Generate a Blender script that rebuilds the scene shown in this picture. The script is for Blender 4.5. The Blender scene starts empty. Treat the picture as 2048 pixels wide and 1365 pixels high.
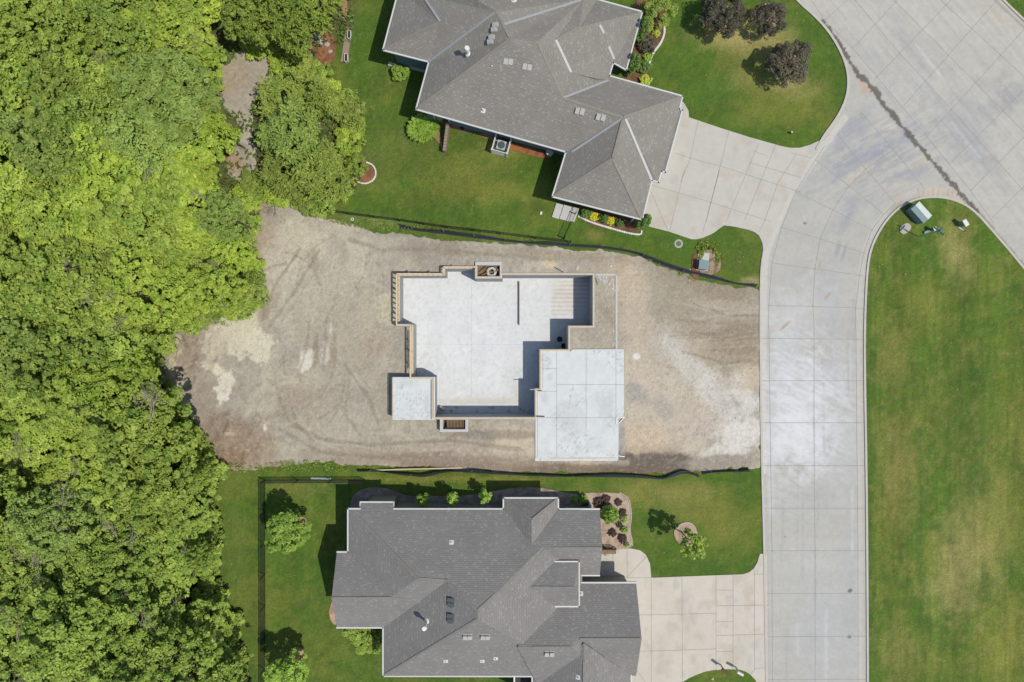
import bpy, math, random
import numpy as np
from mathutils import Vector, Matrix
from mathutils.bvhtree import BVHTree
R_ = math.radians
scene = bpy.context.scene
# ---------------------------------------------------------------- camera, sky, sun, exposure
H = 57.0            # flying height in metres
K = 24.0            # photo pixels per metre on level ground
cd = bpy.data.cameras.new("camera"); cam = bpy.data.objects.new("camera", cd)
scene.collection.objects.link(cam); scene.camera = cam
cam.location = (0, 0, H); cam.rotation_euler = (0, 0, 0)
cd.sensor_width = 36; cd.lens = 36 * H / (2048 / K); cd.clip_end = 3000; cd.clip_start = 0.5
SUN_DIR = Vector((0.894, -0.447, 1.9)).normalized()      # from the ground towards the sun
elev = math.asin(SUN_DIR.z); az = math.atan2(SUN_DIR.x, SUN_DIR.y)
w = bpy.data.worlds.new("World"); scene.world = w; w.use_nodes = True
nt = w.node_tree; bg = nt.nodes['Background']
sky = nt.nodes.new('ShaderNodeTexSky'); sky.sky_type = 'NISHITA'; sky.sun_disc = False
sky.sun_elevation = elev; sky.sun_rotation = az; sky.air_density = 1.2; sky.dust_density = 1.0
nt.links.new(sky.outputs[0], bg.inputs[0]); bg.inputs[1].default_value = 0.12
sl = bpy.data.lights.new("sun", 'SUN'); sl.energy = 3.8; sl.angle = R_(0.53); sl.color = (1, 0.95, 0.87)
so = bpy.data.objects.new("sun", sl); scene.collection.objects.link(so)
so.rotation_euler = SUN_DIR.to_track_quat('Z', 'Y').to_euler(); so.location = (40, -20, 80)
scene.view_settings.view_transform = 'Standard'; scene.view_settings.look = 'None'
scene.view_settings.exposure = 0.0; scene.view_settings.gamma = 1.0
KC = np.array((1.34, 1.37, 1.45))

# ---------------------------------------------------------------- mapping
def W(px, py, z=0.0):
    s = (H - z) / H / K
    return Vector(((px - 1024) * s, (682.5 - py) * s, z))
def sst(a, b, x):
    t = np.clip((x - a) / (b - a), 0, 1); return t * t * (3 - 2 * t)
def T(x, y):        # the lie of the land: it drops towards the wood
    return -1.25 * (1 - sst(-10.5, -1.5, x))
def Gd(px, py, h=0.0):
    z = 0.0
    for _ in range(5):
        p = W(px, py, z + h); z = float(T(p.x, p.y))
    return W(px, py, z + h)
def cropper(ox, oy, s): return lambda cx, cy: (ox + cx / s, oy + cy / s)
FC = cropper(740, 500, 2.968)      # foundation
C1 = cropper(740, 0, 3.102)        # north house
C2 = cropper(620, 920, 3.012)      # south house
CR = cropper(1380, 0, 3.066)       # junction
CS = cropper(1500, 300, 3.737)     # bend
CY = cropper(1160, 960, 3.37)      # south driveway
CN = cropper(1000, 340, 3.657)     # north driveway

# ---------------------------------------------------------------- numpy noise
def _h(i, j, s):
    v = np.sin(i * 127.1 + j * 311.7 + s * 74.7) * 43758.5453
    return v - np.floor(v)
def vn(x, y, s=0):
    i = np.floor(x); j = np.floor(y); fx = x - i; fy = y - j
    fx = fx * fx * (3 - 2 * fx); fy = fy * fy * (3 - 2 * fy)
    a = _h(i, j, s); b = _h(i + 1, j, s); c = _h(i, j + 1, s); d = _h(i + 1, j + 1, s)
    return a + (b - a) * fx + (c - a) * fy + (a - b - c + d) * fx * fy
def fbm(x, y, s=0, o=4):
    t = 0; a = 0.5; n = 0
    for k in range(o):
        t = t + a * vn(x, y, s + k * 13); n += a; x = x * 2.03 + 5.1; y = y * 2.03 + 1.7; a *= 0.5
    return t / n
def segd(x, y, a, b):
    ax, ay = a; bx, by = b; dx = bx - ax; dy = by - ay; L = dx * dx + dy * dy + 1e-12
    t = np.clip(((x - ax) * dx + (y - ay) * dy) / L, 0, 1)
    qx = ax + t * dx; qy = ay + t * dy
    return np.hypot(x - qx, y - qy), qx, qy
def pip(x, y, poly):
    ins = np.zeros(x.shape, bool); n = len(poly)
    for i in range(n):
        x0, y0 = poly[i]; x1, y1 = poly[(i + 1) % n]
        if y0 == y1: continue
        c = ((y0 > y) != (y1 > y)) & (x < (x1 - x0) * (y - y0) / (y1 - y0) + x0)
        ins ^= c
    return ins
def sdf(x, y, poly):
    d = np.full(x.shape, 1e9); n = len(poly)
    for i in range(n):
        dd, _, _ = segd(x, y, poly[i], poly[(i + 1) % n]); d = np.minimum(d, dd)
    return np.where(pip(x, y, poly), -d, d)
def ell(px, py, cx, cy, rx, ry, ang=0, wob=0.35, seed=0, soft=0.5, ns=30.0):
    c, s = math.cos(R_(ang)), math.sin(R_(ang))
    u = ((px - cx) * c + (py - cy) * s) / rx; v = (-(px - cx) * s + (py - cy) * c) / ry
    d = np.sqrt(u * u + v * v) + wob * (1.7 * (fbm(px / ns, py / ns, seed + 3, 3) - 0.5) + 1.0 * (fbm(px / 5.5, py / 5.5, seed + 8, 3) - 0.5))
    return 1 - sst(1 - soft, 1 + soft * 0.6, d)
def strokes(px, py, pts, wd, soft=0.6, wob=0.0, seed=0, ns=14.0):
    d = np.full(px.shape, 1e9)
    for a, b in zip(pts[:-1], pts[1:]):
        dd, _, _ = segd(px, py, a, b); d = np.minimum(d, dd)
    if wob: d = d + wob * (fbm(px / ns, py / ns, seed, 3) - 0.5) * 2
    return 1 - sst(wd * (1 - soft), wd, d)
def lin(c):
    c = np.array(c, float) / 255
    return np.where(c <= 0.04045, c / 12.92, ((c + 0.055) / 1.055) ** 2.4)
def A(*c):          # albedo of a surface that the sun lights to this display colour
    return tuple(float(v) for v in lin(c) / KC)
def mixc(base, col, m):
    return base + (np.array(col) - base) * m[:, None]

# ---------------------------------------------------------------- materials
MATS = {}
def mat(name, color=None, attr=None, n1=(8, .15), n2=(40, .15), bump=None, rough=.9, stretch=None, metal=0, spec=.3, speck=None):
    m = bpy.data.materials.new(name); m.use_nodes = True; t = m.node_tree; N = t.nodes; L = t.links
    b = N['Principled BSDF']; b.inputs['Roughness'].default_value = rough; b.inputs['Metallic'].default_value = metal
    b.inputs['Specular IOR Level'].default_value = spec
    tc = N.new('ShaderNodeTexCoord'); vec = tc.outputs['Object']
    if stretch:
        mp = N.new('ShaderNodeMapping'); mp.inputs['Scale'].default_value = stretch; L.new(vec, mp.inputs[0]); vec = mp.outputs[0]
    if attr:
        a = N.new('ShaderNodeAttribute'); a.attribute_name = attr; cur = a.outputs['Color']
    else:
        r = N.new('ShaderNodeRGB'); r.outputs[0].default_value = (*color, 1); cur = r.outputs[0]
    for sc, am in (n1, n2):
        if not am: continue
        nn = N.new('ShaderNodeTexNoise'); nn.inputs['Scale'].default_value = sc; nn.inputs['Detail'].default_value = 5
        nn.inputs['Roughness'].default_value = .65; L.new(vec, nn.inputs['Vector'])
        mr = N.new('ShaderNodeMapRange'); mr.inputs[1].default_value = .25; mr.inputs[2].default_value = .75
        mr.inputs[3].default_value = 1 - am; mr.inputs[4].default_value = 1 + am; L.new(nn.outputs[0], mr.inputs[0])
        vm = N.new('ShaderNodeVectorMath'); vm.operation = 'SCALE'; L.new(cur, vm.inputs[0]); L.new(mr.outputs[0], vm.inputs['Scale'])
        cur = vm.outputs[0]
    if speck:       # scattered specks: (scale, threshold, colour)
        vo = N.new('ShaderNodeTexVoronoi'); vo.inputs['Scale'].default_value = speck[0]; L.new(vec, vo.inputs['Vector'])
        lt = N.new('ShaderNodeMath'); lt.operation = 'LESS_THAN'; lt.inputs[1].default_value = speck[1]; L.new(vo.outputs['Distance'], lt.inputs[0])
        mx = N.new('ShaderNodeMix'); mx.data_type = 'RGBA'; L.new(lt.outputs[0], mx.inputs[0]); L.new(cur, mx.inputs[6]); mx.inputs[7].default_value = (*speck[2], 1)
        cur = mx.outputs[2]
    L.new(cur, b.inputs['Base Color'])
    if bump:
        nb = N.new('ShaderNodeTexNoise'); nb.inputs['Scale'].default_value = bump[0]; nb.inputs['Detail'].default_value = 6
        L.new(vec, nb.inputs['Vector']); bp = N.new('ShaderNodeBump'); bp.inputs['Strength'].default_value = bump[1]
        bp.inputs['Distance'].default_value = bump[2]; L.new(nb.outputs[0], bp.inputs['Height']); L.new(bp.outputs[0], b.inputs['Normal'])
    MATS[name] = m; return m
def leafmat(name, c1, c2, tr=.25, vary=.18):
    m = bpy.data.materials.new(name); m.use_nodes = True; t = m.node_tree; N = t.nodes; L = t.links
    b = N['Principled BSDF']; b.inputs['Roughness'].default_value = .55; b.inputs['Specular IOR Level'].default_value = .25
    a = N.new('ShaderNodeAttribute'); a.attribute_name = 'rnd'
    mx = N.new('ShaderNodeMix'); mx.data_type = 'RGBA'; L.new(a.outputs['Fac'], mx.inputs[0])
    mx.inputs[6].default_value = (*c1, 1); mx.inputs[7].default_value = (*c2, 1)
    oi = N.new('ShaderNodeObjectInfo'); mr = N.new('ShaderNodeMapRange'); L.new(oi.outputs['Random'], mr.inputs[0])
    mr.inputs[3].default_value = 1 - vary; mr.inputs[4].default_value = 1 + vary
    vm = N.new('ShaderNodeVectorMath'); vm.operation = 'SCALE'; L.new(mx.outputs[2], vm.inputs[0]); L.new(mr.outputs[0], vm.inputs['Scale'])
    L.new(vm.outputs[0], b.inputs['Base Color'])
    tl = N.new('ShaderNodeBsdfTranslucent'); L.new(vm.outputs[0], tl.inputs[0])
    ms = N.new('ShaderNodeMixShader'); ms.inputs[0].default_value = tr; L.new(b.outputs[0], ms.inputs[1]); L.new(tl.outputs[0], ms.inputs[2])
    L.new(ms.outputs[0], N['Material Output'].inputs[0]); MATS[name] = m; return m
def shinglemat(name, ca, cb, cc):
    m = bpy.data.materials.new(name); m.use_nodes = True; t = m.node_tree; N = t.nodes; L = t.links
    b = N['Principled BSDF']; b.inputs['Roughness'].default_value = .9; b.inputs['Specular IOR Level'].default_value = .2
    uv = N.new('ShaderNodeUVMap'); uv.uv_map = 'UVMap'
    br = N.new('ShaderNodeTexBrick'); br.offset = .5; L.new(uv.outputs[0], br.inputs['Vector'])
    for k, v in (('Scale', 1), ('Mortar Size', .012), ('Mortar Smooth', .3), ('Bias', 0), ('Brick Width', .34), ('Row Height', .145)): br.inputs[k].default_value = v
    br.inputs['Color1'].default_value = (*ca, 1); br.inputs['Color2'].default_value = (*cb, 1); br.inputs['Mortar'].default_value = (*[v * .7 for v in ca], 1)
    # lighter tabs scattered over the roof
    vo = N.new('ShaderNodeTexVoronoi'); mp = N.new('ShaderNodeMapping'); mp.inputs['Scale'].default_value = (2.4, 4.0, 1)
    L.new(uv.outputs[0], mp.inputs[0]); L.new(mp.outputs[0], vo.inputs['Vector']); vo.inputs['Scale'].default_value = 1
    rg = N.new('ShaderNodeMapRange'); rg.inputs[1].default_value = .12; rg.inputs[2].default_value = .34; rg.inputs[3].default_value = .6; rg.inputs[4].default_value = 0
    L.new(vo.outputs['Distance'], rg.inputs[0])
    mx = N.new('ShaderNodeMix'); mx.data_type = 'RGBA'; L.new(rg.outputs[0], mx.inputs[0]); L.new(br.outputs[0], mx.inputs[6]); mx.inputs[7].default_value = (*cc, 1)
    nn = N.new('ShaderNodeTexNoise'); nn.inputs['Scale'].default_value = .5; nn.inputs['Detail'].default_value = 8; L.new(uv.outputs[0], nn.inputs['Vector'])
    mr = N.new('ShaderNodeMapRange'); mr.inputs[1].default_value = .3; mr.inputs[2].default_value = .7; mr.inputs[3].default_value = .93; mr.inputs[4].default_value = 1.07; L.new(nn.outputs[0], mr.inputs[0])
    vm = N.new('ShaderNodeVectorMath'); vm.operation = 'SCALE'; L.new(mx.outputs[2], vm.inputs[0]); L.new(mr.outputs[0], vm.inputs['Scale'])
    L.new(vm.outputs[0], b.inputs['Base Color'])
    bp = N.new('ShaderNodeBump'); bp.inputs['Strength'].default_value = .35; bp.inputs['Distance'].default_value = .02
    L.new(br.outputs['Fac'], bp.inputs['Height']); bp.invert = True; L.new(bp.outputs[0], b.inputs['Normal'])
    MATS[name] = m; return m

mat('lawn', attr='col', n1=(4.5, .22), n2=(13, .5), bump=(20, .8, .05), rough=.95, speck=(1.1, .045, A(170, 170, 110)))
mat('dirt', attr='col', n1=(3.4, .08), n2=(10, .15), bump=(6, .5, .10), rough=1)
mat('road', attr='col', n1=(2.2, .05), n2=(12, .07), bump=(60, .2, .004), rough=.85)
mat('slab', attr='col', n1=(1.6, .05), n2=(14, .07), bump=(50, .2, .004), rough=.8)
mat('mulchbed', attr='col', n1=(9, .15), n2=(38, .5), bump=(30, .9, .06), rough=1)
mat('joint', A(160, 156, 149), n1=(3, .15), n2=(30, .1))
mat('concrete', A(200, 200, 197), n1=(2, .08), n2=(25, .1), bump=(40, .2, .005))
mat('curbcon', A(198, 194, 187), n1=(1, .1), n2=(12, .12), bump=(30, .3, .01))
mat('wallcon', A(168, 172, 178), n1=(2, .1), n2=(25, .1), bump=(40, .2, .005))
mat('lumber', A(218, 200, 168), n1=(3, .12), n2=(30, .14), stretch=(1, 1, .3))
mat('oldlumber', A(150, 140, 122), n1=(3, .12), n2=(30, .14))
mat('rustwood', A(144, 122, 96), n1=(3, .15), n2=(30, .2))
mat('white', A(226, 228, 228), n1=(2, .04), n2=(20, .03), rough=.5)
mat('whitepipe', A(235, 235, 232), n1=(2, .04), n2=(20, .03), rough=.4)
mat('gutter', A(214, 216, 216), n1=(2, .04), n2=(20, .05), rough=.5)
mat('siding', A(112, 132, 146), n1=(1, .05), n2=(1, 0), rough=.7)
mat('siding2', A(150, 145, 138), n1=(1, .05), n2=(1, 0), rough=.7)
mat('flash', A(172, 176, 180), n1=(3, .05), n2=(30, .06), rough=.55, metal=.2)
mat('ventgrey', A(188, 188, 188), n1=(3, .05), n2=(30, .06), rough=.6)
mat('ventdark', A(100, 106, 112), n1=(3, .05), n2=(30, .06), rough=.6)
mat('steel', A(180, 184, 188), n1=(3, .05), n2=(30, .06), rough=.35, metal=.5)
mat('black', A(38, 40, 44), n1=(3, .1), n2=(30, .1), rough=.5)
mat('silt', A(52, 56, 62), n1=(3, .2), n2=(30, .15), rough=.55)
mat('glass', A(60, 75, 88), n1=(1, .05), n2=(1, 0), rough=.08, spec=.6)
mat('bark', A(112, 98, 82), n1=(4, .2), n2=(30, .3), bump=(20, .6, .03))
mat('deadwood', A(160, 152, 136), n1=(4, .15), n2=(30, .2))
mat('brick', A(176, 128, 110), n1=(4, .15), n2=(20, .2))
mat('block', A(158, 140, 124), n1=(4, .15), n2=(20, .2), bump=(14, .4, .02))
mat('stone', A(186, 184, 174), n1=(4, .12), n2=(20, .12))
mat('teal', A(70, 110, 112), n1=(3, .08), n2=(20, .08), rough=.5)
mat('tealdark', A(74, 100, 108), n1=(3, .08), n2=(20, .08), rough=.5)
mat('boxgreen', A(122, 146, 150), n1=(3, .06), n2=(20, .06), rough=.5)
mat('boxtop', A(214, 222, 222), n1=(3, .04), n2=(20, .04), rough=.5)
mat('signgreen', A(70, 120, 130), n1=(3, .05), n2=(20, .03), rough=.5)
mat('orange', A(210, 110, 60), n1=(3, .05), n2=(20, .03))
mat('redbrown', A(120, 82, 62), n1=(3, .15), n2=(20, .2))
mat('shadegrey', A(70, 72, 75), n1=(3, .1), n2=(30, .1))  # dark grey that paints the shade at the south house porch
mat('plastic', A(206, 210, 216), n1=(5, .1), n2=(20, .1), rough=.45)
shinglemat('shingle_light', A(142, 139, 134), A(149, 146, 141), A(172, 169, 165))
shinglemat('shingle_dark', A(138, 136, 135), A(145, 143, 142), A(168, 166, 165))
G1 = 2.15
def LA(*c): return tuple(min(.75, v * G1) for v in A(*c))
leafmat('leaf_bright', LA(88, 116, 36), LA(152, 166, 70), .25, .22)
leafmat('leaf_mid', LA(74, 100, 36), LA(140, 154, 68), .22, .26)
leafmat('leaf_deep', LA(68, 94, 35), LA(132, 148, 66), .2, .26)
leafmat('leaf_feather', LA(86, 110, 48), LA(132, 148, 76), .25)
leafmat('leaf_elm', LA(84, 106, 42), LA(142, 154, 76), .3)
leafmat('leaf_purple', LA(46, 44, 34), LA(86, 82, 66), .1)
leafmat('leaf_under', LA(44, 60, 26), LA(78, 96, 42), .1)
leafmat('leaf_barberry', LA(54, 42, 38), LA(80, 64, 58), .1)
leafmat('leaf_lime', LA(120, 132, 48), LA(160, 168, 76), .25)
leafmat('leaf_yellow', LA(160, 150, 30), LA(196, 186, 56), .2)
leafmat('leaf_box', LA(54, 78, 34), LA(84, 110, 50), .15)
leafmat('leaf_maple', LA(84, 112, 38), LA(128, 152, 66), .22)

# ---------------------------------------------------------------- mesh + object helpers
def link(o): scene.collection.objects.link(o); return o
def tag(o, label=None, cat=None, group=None, kind=None):
    if label: o['label'] = label
    if cat: o['category'] = cat
    if group: o['group'] = group
    if kind: o['kind'] = kind
    return o
def thing(name, label, cat, loc=(0, 0, 0), group=None, rz=0):
    o = link(bpy.data.objects.new(name, None)); o.location = loc; o.rotation_euler = (0, 0, rz); o.empty_display_size = .3
    return tag(o, label, cat, group)
def rootloc(o):
    v = Vector((0, 0, 0))
    while o is not None: v = v + o.location; o = o.parent
    return v
def copy_tree(o, parent=None):
    c = o.copy(); link(c); c.parent = parent
    for ch in list(o.children): copy_tree(ch, c)
    return c
class MB:
    def __init__(s): s.v = []; s.f = []; s.m = []
    def add(s, vs, fs, mi=0):
        b = len(s.v); s.v += [tuple(v) for v in vs]
        for f in fs: s.f.append([b + i for i in f]); s.m.append(mi)
        return s
    def box(s, c, d, rz=0, mi=0, rot=None):
        M = rot if rot is not None else Matrix.Rotation(rz, 3, 'Z')
        vs = [Vector(c) + M @ Vector((x * d[0] / 2, y * d[1] / 2, z * d[2] / 2)) for x in (-1, 1) for y in (-1, 1) for z in (-1, 1)]
        return s.add(vs, [(0, 1, 3, 2), (4, 6, 7, 5), (0, 4, 5, 1), (2, 3, 7, 6), (0, 2, 6, 4), (1, 5, 7, 3)], mi)
    def beam(s, p, q, w_, h_, mi=0):        # box along p-q
        p = Vector(p); q = Vector(q); d = q - p; L = d.length
        if L < 1e-5: return s
        x = d / L; up = Vector((0, 0, 1)) if abs(x.z) < .9 else Vector((0, 1, 0))
        y = up.cross(x).normalized(); z = x.cross(y)
        M = Matrix((x, y, z)).transposed()
        return s.box((p + q) / 2, (L, w_, h_), mi=mi, rot=M)
    def prism(s, poly, z0, z1, mi=0, mside=None):
        n = len(poly)
        if sum(poly[i][0] * poly[(i + 1) % n][1] - poly[(i + 1) % n][0] * poly[i][1] for i in range(n)) < 0: poly = poly[::-1]
        vs = [(p[0], p[1], z0) for p in poly] + [(p[0], p[1], z1) for p in poly]
        s.add(vs, [list(range(n, 2 * n)), list(range(n))[::-1]], mi)
        return s.add(vs, [(i, (i + 1) % n, n + (i + 1) % n, n + i) for i in range(n)], mi if mside is None else mside)
    def tube(s, p, q, r0, r1=None, n=8, mi=0, cap=True):
        r1 = r0 if r1 is None else r1; p = Vector(p); q = Vector(q); d = (q - p)
        if d.length < 1e-6: return s
        x = d.normalized(); a = x.orthogonal().normalized(); b = x.cross(a)
        vs = []
        for (c, r) in ((p, r0), (q, r1)):
            for i in range(n):
                t = 2 * math.pi * i / n; vs.append(c + a * (r * math.cos(t)) + b * (r * math.sin(t)))
        fs = [(i, (i + 1) % n, n + (i + 1) % n, n + i) for i in range(n)]
        if cap: fs += [list(range(n))[::-1], list(range(n, 2 * n))]
        return s.add(vs, fs, mi)
    def path(s, pts, r, n=6, mi=0):
        for a, b in zip(pts[:-1], pts[1:]): s.tube(a, b, r, n=n, mi=mi)
        return s
    def blob(s, c, r, seed=0, jit=.15, mi=0, nu=10, nv=6):
        rr = random.Random(seed); vs = [Vector(c) + Vector((0, 0, r[2]))]
        for j in range(1, nv):
            ph = math.pi * j / nv
            for i in range(nu):
                th = 2 * math.pi * i / nu; k = 1 + rr.uniform(-jit, jit)
                vs.append(Vector(c) + Vector((r[0] * k * math.sin(ph) * math.cos(th), r[1] * k * math.sin(ph) * math.sin(th), r[2] * k * math.cos(ph))))
        vs.append(Vector(c) - Vector((0, 0, r[2]))); fs = []
        for i in range(nu): fs.append((0, 1 + i, 1 + (i + 1) % nu))
        for j in range(nv - 2):
            for i in range(nu):
                a = 1 + j * nu; b = a + nu; fs.append((a + i, b + i, b + (i + 1) % nu, a + (i + 1) % nu))
        e = len(vs) - 1; a = 1 + (nv - 2) * nu
        for i in range(nu): fs.append((a + i, e, a + (i + 1) % nu))
        return s.add(vs, fs, mi)
    def build(s, name, mats, parent=None, smooth=False):
        if not isinstance(mats, (list, tuple)): mats = [mats]
        off = rootloc(parent) if parent is not None else Vector((0, 0, 0))
        me = bpy.data.meshes.new(name); me.from_pydata([tuple(Vector(v) - off) for v in s.v], [], s.f)
        for m in mats: me.materials.append(MATS[m] if isinstance(m, str) else m)
        me.polygons.foreach_set('material_index', s.m)
        if smooth: me.polygons.foreach_set('use_smooth', [True] * len(s.f))
        me.validate(); me.update()
        o = link(bpy.data.objects.new(name, me))
        if parent is not None: o.parent = parent
        return o
def npmesh(name, V, F, matn, attrs=(), parent=None, smooth=False):
    me = bpy.data.meshes.new(name); V = np.asarray(V, np.float32); F = np.asarray(F, np.int32); k = F.shape[1]
    me.vertices.add(len(V)); me.vertices.foreach_set('co', V.ravel())
    me.loops.add(F.size); me.loops.foreach_set('vertex_index', F.ravel())
    me.polygons.add(len(F)); me.polygons.foreach_set('loop_start', np.arange(0, F.size, k, dtype=np.int32))
    me.polygons.foreach_set('loop_total', np.full(len(F), k, np.int32))
    if smooth: me.polygons.foreach_set('use_smooth', np.ones(len(F), bool))
    me.materials.append(MATS[matn]); me.update(calc_edges=True)
    for an, ty, val in attrs:
        if ty == 'C':
            a = me.attributes.new(an, 'FLOAT_COLOR', 'POINT'); a.data.foreach_set('color', np.concatenate([val, np.ones((len(val), 1))], 1).astype(np.float32).ravel())
        else:
            a = me.attributes.new(an, 'FLOAT', 'POINT'); a.data.foreach_set('value', np.asarray(val, np.float32))
    o = link(bpy.data.objects.new(name, me))
    if parent is not None: o.parent = parent
    return o
def offset(poly, d):     # positive = outwards
    n = len(poly); P = [Vector((p[0], p[1])) for p in poly]
    ar = sum(P[i].x * P[(i + 1) % n].y - P[(i + 1) % n].x * P[i].y for i in range(n))
    sg = 1 if ar > 0 else -1; out = []
    for i in range(n):
        a = (P[i] - P[i - 1]).normalized(); b = (P[(i + 1) % n] - P[i]).normalized()
        na = Vector((a.y, -a.x)) * sg; nb = Vector((b.y, -b.x)) * sg
        m = (na + nb); 
        if m.length < 1e-4: m = na
        m = m.normalized(); k = d / max(.35, m.dot(na)); out.append((P[i].x + m.x * k, P[i].y + m.y * k))
    return out
def sheet(name, poly, sp, zf, colf, matn, holes=(), snap=True, smooth=True):
    P = np.array(poly); x0, y0 = P.min(0); x1, y1 = P.max(0)
    nx = max(2, int(math.ceil((x1 - x0) / sp))); ny = max(2, int(math.ceil((y1 - y0) / sp)))
    gx = np.linspace(x0, x1, nx + 1); gy = np.linspace(y0, y1, ny + 1)
    X, Y = np.meshgrid(gx, gy); cx = (X[:-1, :-1] + X[1:, 1:]) / 2; cy = (Y[:-1, :-1] + Y[1:, 1:]) / 2
    keep = pip(cx, cy, poly)
    for h in holes: keep &= ~pip(cx, cy, h)
    idx = np.arange((nx + 1) * (ny + 1)).reshape(ny + 1, nx + 1)
    F = np.stack([idx[:-1, :-1], idx[:-1, 1:], idx[1:, 1:], idx[1:, :-1]], -1)[keep]
    cnt = np.bincount(F.ravel(), minlength=idx.size); used = cnt > 0
    X = X.ravel().copy(); Y = Y.ravel().copy()
    if snap:
        b = np.where(used & (cnt < 4))[0]; bx = X[b]; by = Y[b]; bd = np.full(len(b), 1e9); qx = bx.copy(); qy = by.copy()
        for pl in [poly] + list(holes):
            for i in range(len(pl)):
                d, ex, ey = segd(bx, by, pl[i], pl[(i + 1) % len(pl)]); m = d < bd
                bd = np.where(m, d, bd); qx = np.where(m, ex, qx); qy = np.where(m, ey, qy)
        ok = bd < sp * 1.5; X[b[ok]] = qx[ok]; Y[b[ok]] = qy[ok]
    rm = np.cumsum(used) - 1; F = rm[F]; X = X[used]; Y = Y[used]
    Z = zf(X, Y); s = K * H / (H - Z); px = 1024 + X * s; py = 682.5 - Y * s
    return npmesh(name, np.stack([X, Y, Z], 1), F, matn, [('col', 'C', np.clip(colf(px, py), 0, 1))], smooth=smooth)
def pxpoly(pts, z=0.0, f=None):
    r = []
    for p in pts:
        if f: p = f(*p)
        q = W(p[0], p[1], z) if z is not None else Gd(p[0], p[1]); r.append((q.x, q.y))
    return r
def chaikin(pts, n=2, closed=False):
    for _ in range(n):
        out = []; m = len(pts)
        for i in range(m if closed else m - 1):
            a = pts[i]; b = pts[(i + 1) % m]
            out += [(a[0] * .75 + b[0] * .25, a[1] * .75 + b[1] * .25), (a[0] * .25 + b[0] * .75, a[1] * .25 + b[1] * .75)]
        pts = out if closed else [pts[0]] + out + [pts[-1]]
    return pts

# ================================================================ THE SETTING
FZ = 0.10; FLOOR = -2.75
INTP = [(166,151),(442,151),(442,110),(622,110),(622,172),(785,172),(785,151),(1320,151),(1320,450),(1175,450),(1175,590),(1006,590),
        (1006,822),(978,822),(978,992),(376,992),(376,757),(248,757),(248,440),(166,440)]
INT = pxpoly(INTP, FZ, FC)
HOLE = offset(INT, .10)
NWELL = pxpoly([(634,84),(772,84),(772,161),(634,161)], FZ, FC)
SWELL = pxpoly([(430,1008),(570,1008),(570,1070),(430,1070)], FZ, FC)
PORCHFILL = pxpoly([(1335,148),(1462,148),(1462,592),(1190,592),(1190,464),(1335,464)], FZ, FC)
GARAGE = pxpoly([(1006,594),(1509,594),(1512,996),(1476,996),(1474,1254),(978,1254),(978,832),(1006,832)], FZ, FC)
PATIO = pxpoly([(136,756),(386,756),(386,1010),(136,1010)], FZ, FC)

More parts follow.
